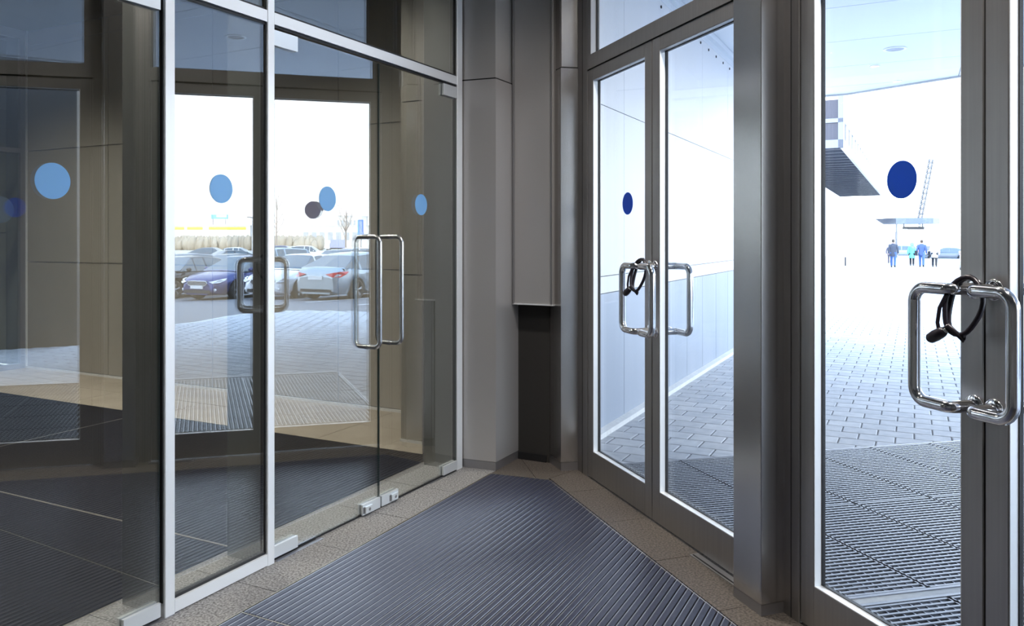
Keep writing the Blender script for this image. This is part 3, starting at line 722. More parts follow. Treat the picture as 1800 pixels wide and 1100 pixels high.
while u < 12.3:
    u2 = min(u+1.4, 12.4); wpanel(u+.003, u2-.003, 1.104, 1.236, M['wallup']); wpanel(u+.003, u2-.003, 1.242, 2.60, M['wallup']); wpanel(u+.003, u2-.003, 2.606, 3.96, M['wallup']); u = u2
while u < 40:
    wpanel(u+.003, u+2.8-.003, 1.104, 3.0, M['wallup']); u += 2.8
kk = MB()
for a, b in ((2.8, 12), (12, 60), (60, 140)):
    vs = [P3(A, u_, v, z+gzc(u_)) for u_ in (a, b) for (v, z) in ((.48, -.2), (.56, -.2), (.56, .03), (.48, .045))]
    kk.add(vs, [(0, 1, 2, 3), (7, 6, 5, 4), (1, 5, 6, 2), (3, 2, 6, 7)])
kk.build('baseboard', M['kerb'], wo_)
at_ = MB().box(A, 2.8, 12.4, .5, .56, 3.93, 3.997); at_.box(A, 2.8, 12.4, .5, .506, 3.86, 3.93); at_.build('trim_soffit', M['soffit'], wo_)
bo = MB()
for k in range(24): bo.lathe(P3(A, 2.9+.4*k, .5, 3.80), [(.016, 0), (.016, .008), (.001, .010)], (*nA, 0), 8)
bo.build('bolt_row', M['groove'], wo_, kind='stuff')
MB().box(A, 27.9, 28.05, .5, .53, .55, .85).build('door_plate', M['blackp'], wo_)

# ================================================================= canopy
cnp = empty('canopy', (*A(8, 4), 4), kind='structure'); cnp['label'] = 'deep canopy with pale soffit panels outside the doors'
cpoly = [A(2.75, .25), A(12.4, .25), A(12.4, 1.66), A(11.49, 3.39), A(10.77, 4.62), (7.8, -6), (4.0, -6), B(7.4, .09), B(-.25, .09)]
MB().prism(cpoly, 4.03, 4.40).build('slab', M['soffit'], cnp)
for i in range(-10, 5):
    for v0, v1 in ((.25, 3.3), (3.3, 6.3), (6.3, 9.3), (9.3, 12.5)):
        q = list(cpoly); a, b = 6.84+1.6*(i-1), 6.84+1.6*i
        # canopy outline is not convex at the door wall: clip against the door wall by hand
        for f in (lambda p: iA(p)[0]-a, lambda p: b-iA(p)[0], lambda p: iA(p)[1]-v0, lambda p: v1-iA(p)[1]):
            q = clip(q, f)
            if len(q) < 3: break
        if len(q) < 3: continue
        q = shrink(q, .005)
        if len(q) >= 3: MB().prism(q, 4.0, 4.032).build('soffit_panel', M['soffit'], cnp)
MB().prism([A(12.4, .3), A(12.45, .3), A(12.45, 1.67), A(11.54, 3.41), A(10.83, 4.64), (7.86, -6), (7.8, -6), A(10.77, 4.62), A(11.49, 3.39), A(12.4, 1.66)], 3.975, 4.42).build('fascia', M['kerb'], cnp)
downlight('soffit_lamp', 4.98, 10.36, 4.0, .115, 'large dark unlit round lamp in the canopy soffit', 0, 'canopy lamp', lit=False)
downlight('soffit_lamp', 5.19, 11.4, 4.0, .055, 'small bright lamp in the soffit just beyond the large dark one', 0, 'canopy lamp')
downlight('soffit_lamp', 6.05, 12.5, 4.0, .055, 'small bright lamp near the far edge of the soffit', 0, 'canopy lamp')
downlight('soffit_lamp', 5.01, 5.31, 4.0, .10, 'lamp in the canopy soffit mirrored in the tall narrow left pane', 0, 'canopy lamp', lit=False)

# building above the entrance, and an unseen dark block added beside it
MB().prism([A(-32, -14), A(12.4, -14), A(12.4, .24), A(2.7, .24), A(-32, .24)], 4.42, 15).build('building_mass', M['wallup'], kind='structure')
wg = empty('dimming_block', (8.9, 2.0, 0), label='added dark block right of the doors, dimming the reflection in the leftmost leaf', cat='building')  # added block: darkens what the leftmost glass leaf mirrors
MB().prism([(8.83, 3.6), (12.2, 4.6), (12.9, 2.2), (9.4, 1.2)], -.3, 5.5).build('wall', mat('dimming_block_dark', (.05, .05, .055), .5), wg)
MB().prism([(8.75, 3.68), (12.27, 4.7), (13.0, 2.15), (9.3, 1.1)], 5.45, 5.7).build('block_cap', M['plinth'], wg)

# ================================================================= far gallery above the wall
gb = empty('gallery', (*A(50, -1.2), 7), label='long glazed gallery with ribbed underside running above the pale outside wall', cat='gallery')
MB().box(A, 50, 112, -7, -1.2, 9.95, 10.3).build('roof', M['wallup'], gb)
MB().box(A, 50, 112, -7, -1.35, 7.35, 7.5).build('deck', M['galdeck'], gb)
m = MB().box(A, 50, 112, -1.4, -1.2, 7.0, 7.55); m.box(A, 50, 112, -1.38, -1.22, 8.7, 9.95); m.build('side_beam', M['wallup'], gb)
for i in range(21):
    u_ = 50+i*3.0; MB().box(A, u_, u_+1.1, -1.38, -1.22, 7.55, 8.7).build('side_pier', M['wallup'], gb)
    if i < 20: MB().box(A, u_+1.1, u_+3.0, -1.34, -1.30, 7.55, 8.7).build('window', M['galdeck'], gb)
for i in range(30):
    u_ = 50.3+i*2.1; MB().box(A, u_, u_+.35, -7, -1.38, 6.95, 7.35).build('rib', M['galsteel'], gb)
    d = MB(); line_bar(d, A(u_+.2, -1.5), A(u_+2.2, -6.9), .12, 7.0, 7.3); d.build('brace', M['galsteel'], gb)
m = MB().box(A, 49.9, 50, -7, -1.2, 7.0, 7.5); m.box(A, 49.9, 50, -7, -1.2, 8.55, 8.8); m.box(A, 49.9, 50.05, -1.5, -1.2, 7.0, 10.3); m.box(A, 49.9, 50, -4.0, -3.8, 7.5, 10.3); m.box(A, 49.9, 50, -7, -6.8, 7.5, 10.3)
m.build('end_frame', M['galend'], gb)
MB().box(A, 49.96, 49.99, -6.8, -1.5, 7.5, 9.95).build('end_glazing', M['galdeck'], gb)
MB().box(A, 48, 130, -22, -7, -1.5, 10.3).build('carrying_block', M['wallup'], gb)

# ================================================================= distant canopy, crane
fc = empty('distant_canopy', (43.6, 90, 0), label='distant flat pale canopy on a thin post above the walkers', cat='canopy')
MB().prism([(43.4, 90), (47.6, 90), (49.4, 92), (47.8, 95), (43.4, 96)], 3.1, 3.75).build('slab', M['galend'], fc)
MB().box(I, 43.45, 43.6, 90.1, 90.25, -1.3, 3.1).build('post', M['grate'], fc)
MB().box(I, 44.2, 46.6, 90.0, 90.2, 2.45, 2.75).build('sign_board', M['blackp'], fc)
MB().box(I, 44.3, 44.4, 90.0, 90.2, 2.75, 3.1).build('bracket', M['grate'], fc); MB().box(I, 46.4, 46.5, 90.0, 90.2, 2.75, 3.1).build('bracket', M['grate'], fc)
def lattice(mb, p, q, w, n, r, mi=0):
    p, q = Vector(p), Vector(q); d = (q-p); ax = d.normalized(); s_ = ax.orthogonal().normalized(); t_ = ax.cross(s_)
    cs = [(s_+t_)*w, (s_-t_)*w, (-s_-t_)*w, (-s_+t_)*w]
    for c in cs: mb.tube([p+c, q+c], r, 4, mi)
    for i in range(n):
        a = p+d*i/n; b = p+d*(i+1)/n
        for k in range(4): mb.tube([a+cs[k], b+cs[(k+1) % 4]], r*.7, 4, mi)
cr = empty('crane', (96, 190, 0), label='distant pale lattice crane boom leaning in the white sky', cat='crane')
m = MB(); lattice(m, (97.2, 190, 5.5), (100, 190, 20.2), .38, 12, .13); m.build('boom', M['cranem'], cr)
MB().box(I, 95.2, 99.0, 188.5, 191.5, -.5, 4.0).build('cab', M['kerb'], cr); MB().box(I, 94.5, 100, 188, 192, -2, -.5).build('chassis', M['c_grey'], cr)
m = MB(); m.tube([(97.2, 190, 4.0), (97.2, 190, 5.8)], .3, 8); m.build('pivot', M['grate'], cr)

# ================================================================= cars
def car_mesh(kind):
    P = MB(); Gm = MB(); L = 2.3
    sedan = kind == 'sedan'
    xs = [-2.30, -2.27, -2.2, -2.05, -1.9]+[-1.38+.40*math.cos(PI*(1-k/10)) for k in range(11)]+[-.8, -.4, 0, .4, .8]+[1.38+.40*math.cos(PI*(1-k/10)) for k in range(11)]+[1.92, 2.08, 2.2, 2.27, 2.31]
    def ip(tab, x):
        for (a, va), (b, vb) in zip(tab[:-1], tab[1:]):
            if x <= b: t = (x-a)/(b-a) if b > a else 0; t = min(max(t, 0), 1); return va+(vb-va)*t
        return tab[-1][1]
    top = [(-2.3, .72), (-2.25, .90), (-2.1, 1.0), (-1.7, 1.03), (-1, .97), (.9, .95), (1.4, .92), (1.9, .82), (2.2, .70), (2.31, .58)] if sedan else [(-2.3, .8), (-2.25, 1.0), (-2.0, 1.10), (-1, 1.08), (.9, 1.05), (1.5, 1.02), (2.0, .94), (2.2, .84), (2.31, .70)]
    hw = [(-2.3, .66), (-2.22, .78), (-2.0, .87), (-1.4, .91), (1.3, .91), (1.9, .86), (2.15, .76), (2.27, .64), (2.31, .55)]
    def zb(x):
        z = .20 if abs(x) < 2.0 else .20+(abs(x)-2.0)*.35
        for xw in (-1.38, 1.38):
            if abs(x-xw) < .401: z = max(z, .31+math.sqrt(max(0, .40**2-(x-xw)**2))*.97)
        return z
    vs = []
    for x in xs:
        w = ip(hw, x); zt = ip(top, x); b = zb(x); b0_ = min(b, .3)
        half = [(0, .22), (w*.80, .22), (w*.80, max(b, .22)), (w*.97, b), (w*.995, b+.02), (w, b+(zt-b)*.45), (w*.985, zt-.16 if zt-.16 > b+.05 else b+(zt-b)*.6), (w*.93, zt-.05 if zt-.05 > b+.06 else b+(zt-b)*.85), (w*.84, zt), (w*.4, zt+.025), (0, zt+.03)]
        vs += [(x, y, z) for y, z in half]+[(x, -y, z) for y, z in half[-2:0:-1]]
    R = 20; fs = []
    for i in range(len(xs)-1):
        for k in range(R): fs.append((i*R+k, i*R+(k+1) % R, (i+1)*R+(k+1) % R, (i+1)*R+k))
    P.add(vs, fs, 0, True); P.add(vs, [tuple(range(R))[::-1], tuple((len(xs)-1)*R+k for k in range(R))], 0)
    # dark wheel wells and sills
    # greenhouse
    if sedan: st = [(-1.98, 1.00), (-1.93, 1.02), (-1.15, 1.36), (-1.08, 1.38), (-.9, 1.42), (-.28, 1.46), (-.20, 1.46), (.1, 1.455), (.28, 1.43), (.34, 1.42), (1.12, .99), (1.20, .96)]
    else: st = [(-2.18, 1.08), (-2.12, 1.12), (-1.85, 1.55), (-1.78, 1.57), (-1.0, 1.62), (-.28, 1.64), (-.2, 1.64), (.1, 1.63), (.30, 1.60), (.36, 1.58), (1.05, 1.10), (1.12, 1.06)]
    zb0 = .94 if sedan else 1.04
    gv = []
    for x, zt in st:
        wb = .84; wt = wb-(zt-zb0)*.50; e = .035 if zt-zb0 > .2 else .005
        gv += [(x, wb, zb0), (x, wt+.02, zt-e*1.4), (x, wt-.05, zt), (x, 0, zt+.02), (x, -wt+.05, zt), (x, -wt-.02, zt-e*1.4), (x, -wb, zb0)]
    fsA, fsG = [], []; n = len(st)
    for i in range(n-1):
        for k in range(6):
            f = (i*7+k, i*7+k+1, (i+1)*7+k+1, (i+1)*7+k)
            side = k in (0, 5); pil = i in (0, 2, 5, 8, n-2)
            if side: (fsA if pil else fsG).append(f)
            elif i == 1 or i == n-3: (fsG if k in (1, 2, 3, 4) else fsA).append(f)
            else: fsA.append(f)
    Gm.add(gv, fsA, 0, True); Gm.add([(x, y*1.0, z) for x, y, z in gv], fsG, 1, False)
    return P, Gm
CM = {}
def car_parts(kind):
    if kind in CM: return CM[kind]
    P, Gm = car_mesh(kind); sedan = kind == 'sedan'; out = []
    out.append(('body', P.data('car_body', [M['c_grey']]), None)); out.append(('cabin', Gm.data('car_cabin', [M['c_grey'], M['carglass']]), None))
    for sx in (-1.38, 1.38):
        for sy in (-1, 1):
            t = MB(); t.lathe((sx, sy*.70, .32), [(.20, -.0), (.31, 0), (.325, .03), (.325, .17), (.31, .20), (.225, .205), (.22, .17)], (0, sy, 0), 28, 0)
            r = MB(); r.lathe((sx, sy*.70, .32), [(.225, .17), (.222, .203), (.205, .20), (.195, .15), (.001, .14)], (0, sy, 0), 28, 1)
            for k in range(5):
                a = 2*PI*k/5+.3
                for da in (-.12, .12):
                    p0 = Vector((sx+.04*math.cos(a), sy*.885, .32+.04*math.sin(a))); p1 = Vector((sx+.205*math.cos(a+da), sy*.892, .32+.205*math.sin(a+da))); r.tube([p0, p1], .016, 5, 0)
            r.lathe((sx, sy*.70, .32), [(.05, .18), (.05, .195), (.001, .20)], (0, sy, 0), 12, 0)
            out.append(('wheel', t.data('tyre', [M['tyre']]), [('rim', r.data('rim', [M['rim'], M['blackp']]))]))
    f = MB(); zf = .60 if sedan else .70
    gp = [(-.42, .0), (-.36, .075), (.36, .075), (.42, 0), (.33, -.085), (-.33, -.085)]
    f.add([(2.325, y, zf+z) for y, z in gp]+[(2.20, y, zf+z) for y, z in gp], [(0, 1, 2, 3, 4, 5)]+[(i, i+6, (i+1) % 6+6, (i+1) % 6) for i in range(6)], 0)
    for k in range(4): f.add([(2.332, -.37, zf-.055+k*.035), (2.332, .37, zf-.055+k*.035), (2.332, .37, zf-.043+k*.035), (2.332, -.37, zf-.043+k*.035)], [(0, 1, 2, 3)], 1)
    f.tube([(2.328, y, zf+z) for y, z in gp+[gp[0]]], .009, 6, 1)
    out.append(('grille', f.data('grille', [M['blackp'], M['chrome']]), None))
    b = MB(); b.box(I, 2.24, 2.325, -.55, .55, .27, .38, 0, .02); b.box(I, -2.315, -2.2, -.6, .6, .28, .37, 0, .02)
    for sy in (-1, 1): b.lathe((2.20, sy*.66, .38), [(.055, 0), (.055, .04), (.04, .05), (.001, .05)], (1, 0, 0), 12, 1)
    out.append(('bumper_insert', b.data('bumper_insert', [M['blackp'], M['lamp']]), None))
    for sy in (-1, 1):
        h = MB(); a = [(2.255, sy*.46, zf+.05), (2.23, sy*.60, zf+.075), (2.10, sy*.76, zf+.12), (1.86, sy*.855, zf+.16), (1.95, sy*.875, zf+.09), (2.12, sy*.80, zf+.02), (2.25, sy*.62, zf-.01)]
        o_ = [(x+.045, y+sy*.02, z+.005) for x, y, z in a]
        h.add(o_+a, [(0, 1, 2, 3, 4, 5, 6)]+[(i, i+7, (i+1) % 7+7, (i+1) % 7) for i in range(7)], 0)
        out.append(('headlamp', h.data('headlamp', [M['lamp']]), None))
        zr = .80 if sedan else .90
        a = [(-2.27, sy*.36, zr+.02), (-2.25, sy*.62, zr+.07), (-2.10, sy*.80, zr+.10), (-1.80, sy*.885, zr+.10), (-1.95, sy*.895, zr+.02), (-2.15, sy*.83, zr-.06), (-2.27, sy*.60, zr-.06)]
        o_ = [(x-.045, y+sy*.02, z+.005) for x, y, z in a]; h = MB(); h.add(o_+a, [(0, 1, 2, 3, 4, 5, 6)]+[(i, i+7, (i+1) % 7+7, (i+1) % 7) for i in range(7)], 0)
        out.append(('tail_lamp', h.data('tail_lamp', [M['redl']]), None))
        mm = MB(); mm.lathe((.82, sy*.86, zf+.40), [(.001, 0), (.05, .02), (.075, .10), (.06, .17), (.001, .19)], (0, sy, .15), 12)
        out.append(('mirror', mm.data('mirror', [M['c_grey']]), None))
        d = MB()
        for z in ((.86,) if sedan else (.97,)):
            for x in (.05, -.95): d.tube([(x, sy*.915, z-.02), (x+.1, sy*.935, z-.02), (x+.2, sy*.915, z-.02)], .012, 6)
        out.append(('door_handle', d.data('door_handle', [M['chrome']]), None))
    p = MB(); p.add([(2.345, -.26, .42), (2.345, .26, .42), (2.345, .26, .53), (2.345, -.26, .53)], [(0, 1, 2, 3)]); p.box(I, 2.30, 2.344, -.26, .26, .42, .53)
    out.append(('licence_plate', p.data('licence_plate', [M['plate']]), None))
    p = MB().box(I, -2.335, -2.29, -.26, .26, .66 if sedan else .75, .77 if sedan else .86); out.append(('licence_plate', p.data('licence_plate', [M['plate']]), None))
    s = MB(); s.box(I, -1.2, 1.2, -.83, .83, .18, .24); 
    for sx in (-1.38, 1.38): s.box(I, sx-.39, sx+.39, -.72, .72, .24, .60)
    out.append(('underbody', s.data('underbody', [M['blackp']]), None))
    CM[kind] = out; return out
def car(x, y, hd, paint, label, kind='sedan', detail=True, group=None, dz=-.075, sc_=1.0):
    z = g2(*iA((x, y)))+dz
    e = empty('car', (x, y, z), label=label, cat='car', group=group); e.rotation_euler = (0, 0, PI/2-math.radians(hd)); e.scale = (sc_,)*3
    for name, me, subs in car_parts(kind):
        if not detail and name in ('door_handle', 'bumper_insert'): continue
        o = bpy.data.objects.new(name, me); C.objects.link(o); o.parent = e
        if name in ('body', 'cabin', 'mirror'):
            o.material_slots[0].link = 'OBJECT'; o.material_slots[0].material = paint
        for sn, sme in subs or ():
            s_ = bpy.data.objects.new(sn, sme); C.objects.link(s_); s_.parent = o
    return e
car(24.05, 10.82, 213.8, M['c_blue'], 'navy sedan with a wide slatted grille, front row of the car park')
car(26.35, 9.3, 213.8, M['c_black'], 'near-black sedan beside the navy sedan, cut off by the pale post')
car(22.0, 12.3, 213.8, M['c_white'], 'white sedan between the navy and the silver sedan')
car(19.6, 13.35, 30.8, M['c_silver'], 'silver-grey sedan seen from behind with red tail lamps')
car(29.6, 17.7, 163.8, M['c_black'], 'dark estate car with tall roof behind the white sedan', 'suv')
car(31.6, 12.4, 213.8, M['c_black'], 'black sedan in the second row directly behind the navy sedan')
car(33.9, 10.9, 213.8, M['c_grey'], 'grey sedan in the second row at its left end')
car(33.0, 18.0, 205, M['c_grey'], 'grey tall car in the second row behind the white sedan', 'suv')
car(43.15, 18.12, 192.8, M['c_silver'], 'silver tall car in the third row, under the bare tree', 'suv')
car(47.05, 16.18, 192.8, M['c_black'], 'black sedan in the third row, left')
car(45.5, 24.0, 192.8, M['c_white'], 'white tall car in the third row', 'suv')
car(41.5, 22.3, 30, M['c_blue'], 'blue sedan in the third row behind the estate car')
for x, y, p, lab, kd in ((73.8, 21.9, 'c_grey', 'tiny grey car far off at the left of the car park', 'sedan'), (77.5, 25.3, 'c_white', 'tiny white car far off in the car park', 'sedan'), (74.5, 26.1+3, 'c_blue', 'tiny blue car far off in the car park', 'suv'),
        (77.5, 32.7, 'c_white', 'tiny white tall car far off below the bare tree', 'suv'), (68.3, 36.5, 'c_black', 'tiny black car far off right of the bare tree', 'sedan')):
    car(x, y, 323.8, M[p], lab, kd, False)
car(26.4, 45, 207, M['c_white'], 'white car parked along the walk beside the walkers', 'suv')
car(46.4, 85, 300, M['c_grey'], 'small grey car far down the walk right of the walkers', 'sedan', False, dz=-.3)
car(52.6, 108, 300, M['c_silver'], 'small pale car far down the walk between the walkers', 'suv', False, dz=-.3)
# box truck far off
tk = empty('truck', (200.7, 85.6, -2.2), label='small lilac box truck far off behind the parked cars', cat='truck')
ft = lambda a, b: (200.7+.59*a+.81*b, 85.6-.81*a+.59*b)
z0 = -2.2
MB().box(ft, -2.2, 1.5, -1.1, 1.1, z0+.9, z0+3.1).build('cargo_box', mat('lilac_box', (.35, .38, .62), .5), tk)
m = MB().box(ft, 1.6, 2.9, -1.05, 1.05, z0+.6, z0+2.1, 0, .08); m.box(ft, 2.3, 2.92, -.9, .9, z0+1.35, z0+1.95, 1); m.build('cab', [M['c_white'], M['carglass']], tk)
MB().box(ft, -2.2, 2.8, -.9, .9, z0+.55, z0+.9).build('chassis', M['blackp'], tk)
for a in (-1.4, 2.2):
    for b in (-1, 1): MB().lathe((*ft(a, b*.75), z0+.42), [(.001, 0), (.42, 0), (.42, .26), (.2, .28), (.001, .28)], (.83*b, .55*b, 0), 16).build('wheel', M['tyre'], tk)

# ================================================================= far buildings, hedge, signs, trees
def far_building(name, p, q, dep, z1, label, rows, winw, gap, sill, wh, roof=None):
    p, q = Vector(p), Vector(q); d = (q-p); L = d.length; ax = d.normalized(); n_ = Vector((ax.y, -ax.x))
    if n_.dot(-p) < 0: n_ = -n_
    fr = lambda a, b: tuple(p+ax*a-n_*b)     # b>0 away from the camera
    e = empty(name, (p.x, p.y, -1.7), label=label, cat='building')
    MB().box(fr, 0, L, 0, dep, -1.8, z1).build('wall', M['bwall'], e)
    MB().box(fr, -.3, L+.3, -.3, dep+.3, z1, z1+.35).build('roof', M['kerb'], e)
    for r in range(rows):
        a = 1.0; z = sill+r*(wh+1.4)
        while a+winw < L-.8:
            MB().box(fr, a, a+winw, -.06, .02, z, z+wh).build('window', M['bwin'], e); a += winw+gap
    return e, fr, L
e, f1, L1 = far_building('warehouse', (241.1, 89.7), (224.2, 112.7), 14, 5.0, 'long pale building with a row of windows beyond the car park', 1, 1.7, .9, .6, 2.6)
far_building('office_block', (253.5, 106.0), (248.0, 113.5), 10, 8.6, 'small pale block with tall windows rising over the long building', 1, .8, .6, 5.5, 1.9)
e2, f2, L2 = far_building('shop_building', (276.1, 56.1), (261.8, 80.1), 14, 5.2, 'pale shop building with yellow bands beyond the hedge', 1, 3, 2.2, -.5, 1.6)
for a, b in ((1, 6.5), (7.5, 12.5), (14.5, 26.5)): MB().box(f2, a, b, -.25, 0, 4.1, 4.9).build('yellow_band', M['yellow'], e2)
m = MB().box(f2, 15.0, 20.5, .5, .8, 7.6, 9.1); m.box(f2, 16.8, 20.0, .45, .5, 8.2, 8.9, 1); m.box(f2, 15.5, 15.7, .6, .8, 5.3, 7.6, 2); m.box(f2, 19.6, 19.8, .6, .8, 5.3, 7.6, 2)
m.build('roof_sign', [M['signl'], M['white'], M['grate']], e2)
# hedge bank: many dry shrubs nobody could count
hd = MB(); random.seed(3); P, Q = Vector((208, 47)), Vector((189, 76))
for k in range(520):
    t = random.random(); c = P.lerp(Q, t)+Vector((random.uniform(-2, 2), random.uniform(-2, 2))); r = random.uniform(.5, 1.1); h = random.uniform(2.6, 4.0); prof = [(.001, -1.8), (r*.7, -1.6), (r, -1.7+h*.4), (r*.8, -1.7+h*.75), (.001, -1.7+h)]
    hd.lathe((c.x, c.y, 0), prof, (random.uniform(-.1, .1), random.uniform(-.1, .1), 1), 6)
tag(hd.build('dry_hedge', M['hedge'], kind='stuff'), 'band of dry brownish shrubs beyond the car park', 'hedge')
def bare_tree(x, y, h, label, sd):
    rnd = random.Random(sd); z = gzc(iA((x, y))[0])-.1; e = empty('bare_tree', (x, y, z), label=label, cat='tree')
    tk_ = MB(); br_ = MB()
    tk_.tube([(x, y, z), (x+.05, y, z+h*.35), (x, y+.05, z+h*.75), (x, y, z+h)], [.13, .10, .06, .02], 8)
    def grow(p, d, ln, r, lv):
        q = p+d*ln; m_ = p+d*ln*.5+Vector((rnd.uniform(-.05, .05),)*3)*ln; br_.tube([p, m_, q], [r, r*.75, r*.45], 5)
        if lv < 3:
            for _ in range(3): grow(p+d*ln*rnd.uniform(.45, 1), (d+Vector((rnd.uniform(-.6, .6), rnd.uniform(-.6, .6), rnd.uniform(0, .5)))).normalized(), ln*.6, r*.5, lv+1)
    for k in range(9):
        a = rnd.uniform(0, 2*PI); p = Vector((x, y, z+h*rnd.uniform(.3, .8))); grow(p, Vector((math.cos(a)*.6, math.sin(a)*.6, 1)).normalized(), h*.28, .05, 1)
    tk_.build('trunk', M['bark'], e); br_.build('branches', M['bark'], e)
bare_tree(95.2, 35.0, 7.4, 'slender bare tree left of the pale second post', 4)
bare_tree(80.5, 38.2, 5.6, 'small bare tree in front of the long pale building', 9)
ms = empty('lamp_mast', (117.4, 38.5, gz(85)-.1), label='white lamp mast with two arms beyond the car park', cat='mast')
MB().tube([(117.4, 38.5, -.8), (117.4, 38.5, 4.6)], .16, 8).build('pole', M['white'], ms)
MB().tube([(116.6, 37.4, 4.6), (117.4, 38.5, 4.55), (118.2, 39.6, 4.6)], .07, 6).build('arm', M['grate'], ms)
bn = empty('banner_sign', (98.25, 47.8, gz(85)-.1), label='tall narrow blue sign with white lettering reading upwards', cat='sign')
bax = Vector((-.806, -.59)).normalized()         # outward axis towards the entrance hall side
bs = Vector((-bax.y, bax.x)); fb = lambda a, b: tuple(Vector((98.25, 47.82))+bs*a+bax*b)
MB().box(fb, -.30, .30, -.18, .18, 1.35, 4.0).build('panel', M['signb'], bn); MB().box(fb, .30, .46, -.18, .16, 1.40, 3.98).build('side_panel', M['signl'], bn)
MB().box(fb, -.06, .06, -.06, .06, -.8, 1.35).build('pole', M['grate'], bn); MB().box(fb, -.10, .12, .18, .19, 1.5, 1.72).build('emblem', M['white'], bn)
tx = bpy.data.curves.new('lettering', 'FONT'); tx.body = 'Экспо'; tx.size = .62; tx.align_x = 'CENTER'; tx.align_y = 'CENTER'; tx.extrude = .004
to = bpy.data.objects.new('lettering', tx); C.objects.link(to)
dg = bpy.context.evaluated_depsgraph_get(); me = bpy.data.meshes.new_from_object(to.evaluated_get(dg)); bpy.data.objects.remove(to)
me.materials.clear(); me.materials.append(M['white'])
to = bpy.data.objects.new('lettering', me); C.objects.link(to); to.parent = bn
zz = Vector((bax.x, bax.y, 0)); xx = Vector((0, 0, 1)); yy = zz.cross(xx)
to.matrix_local = Matrix.Translation(Vector((*fb(.0, .188), 2.85))-org(bn)) @ Matrix(((xx.x, yy.x, zz.x), (xx.y, yy.y, zz.y), (xx.z, yy.z, zz.z))).to_4x4()

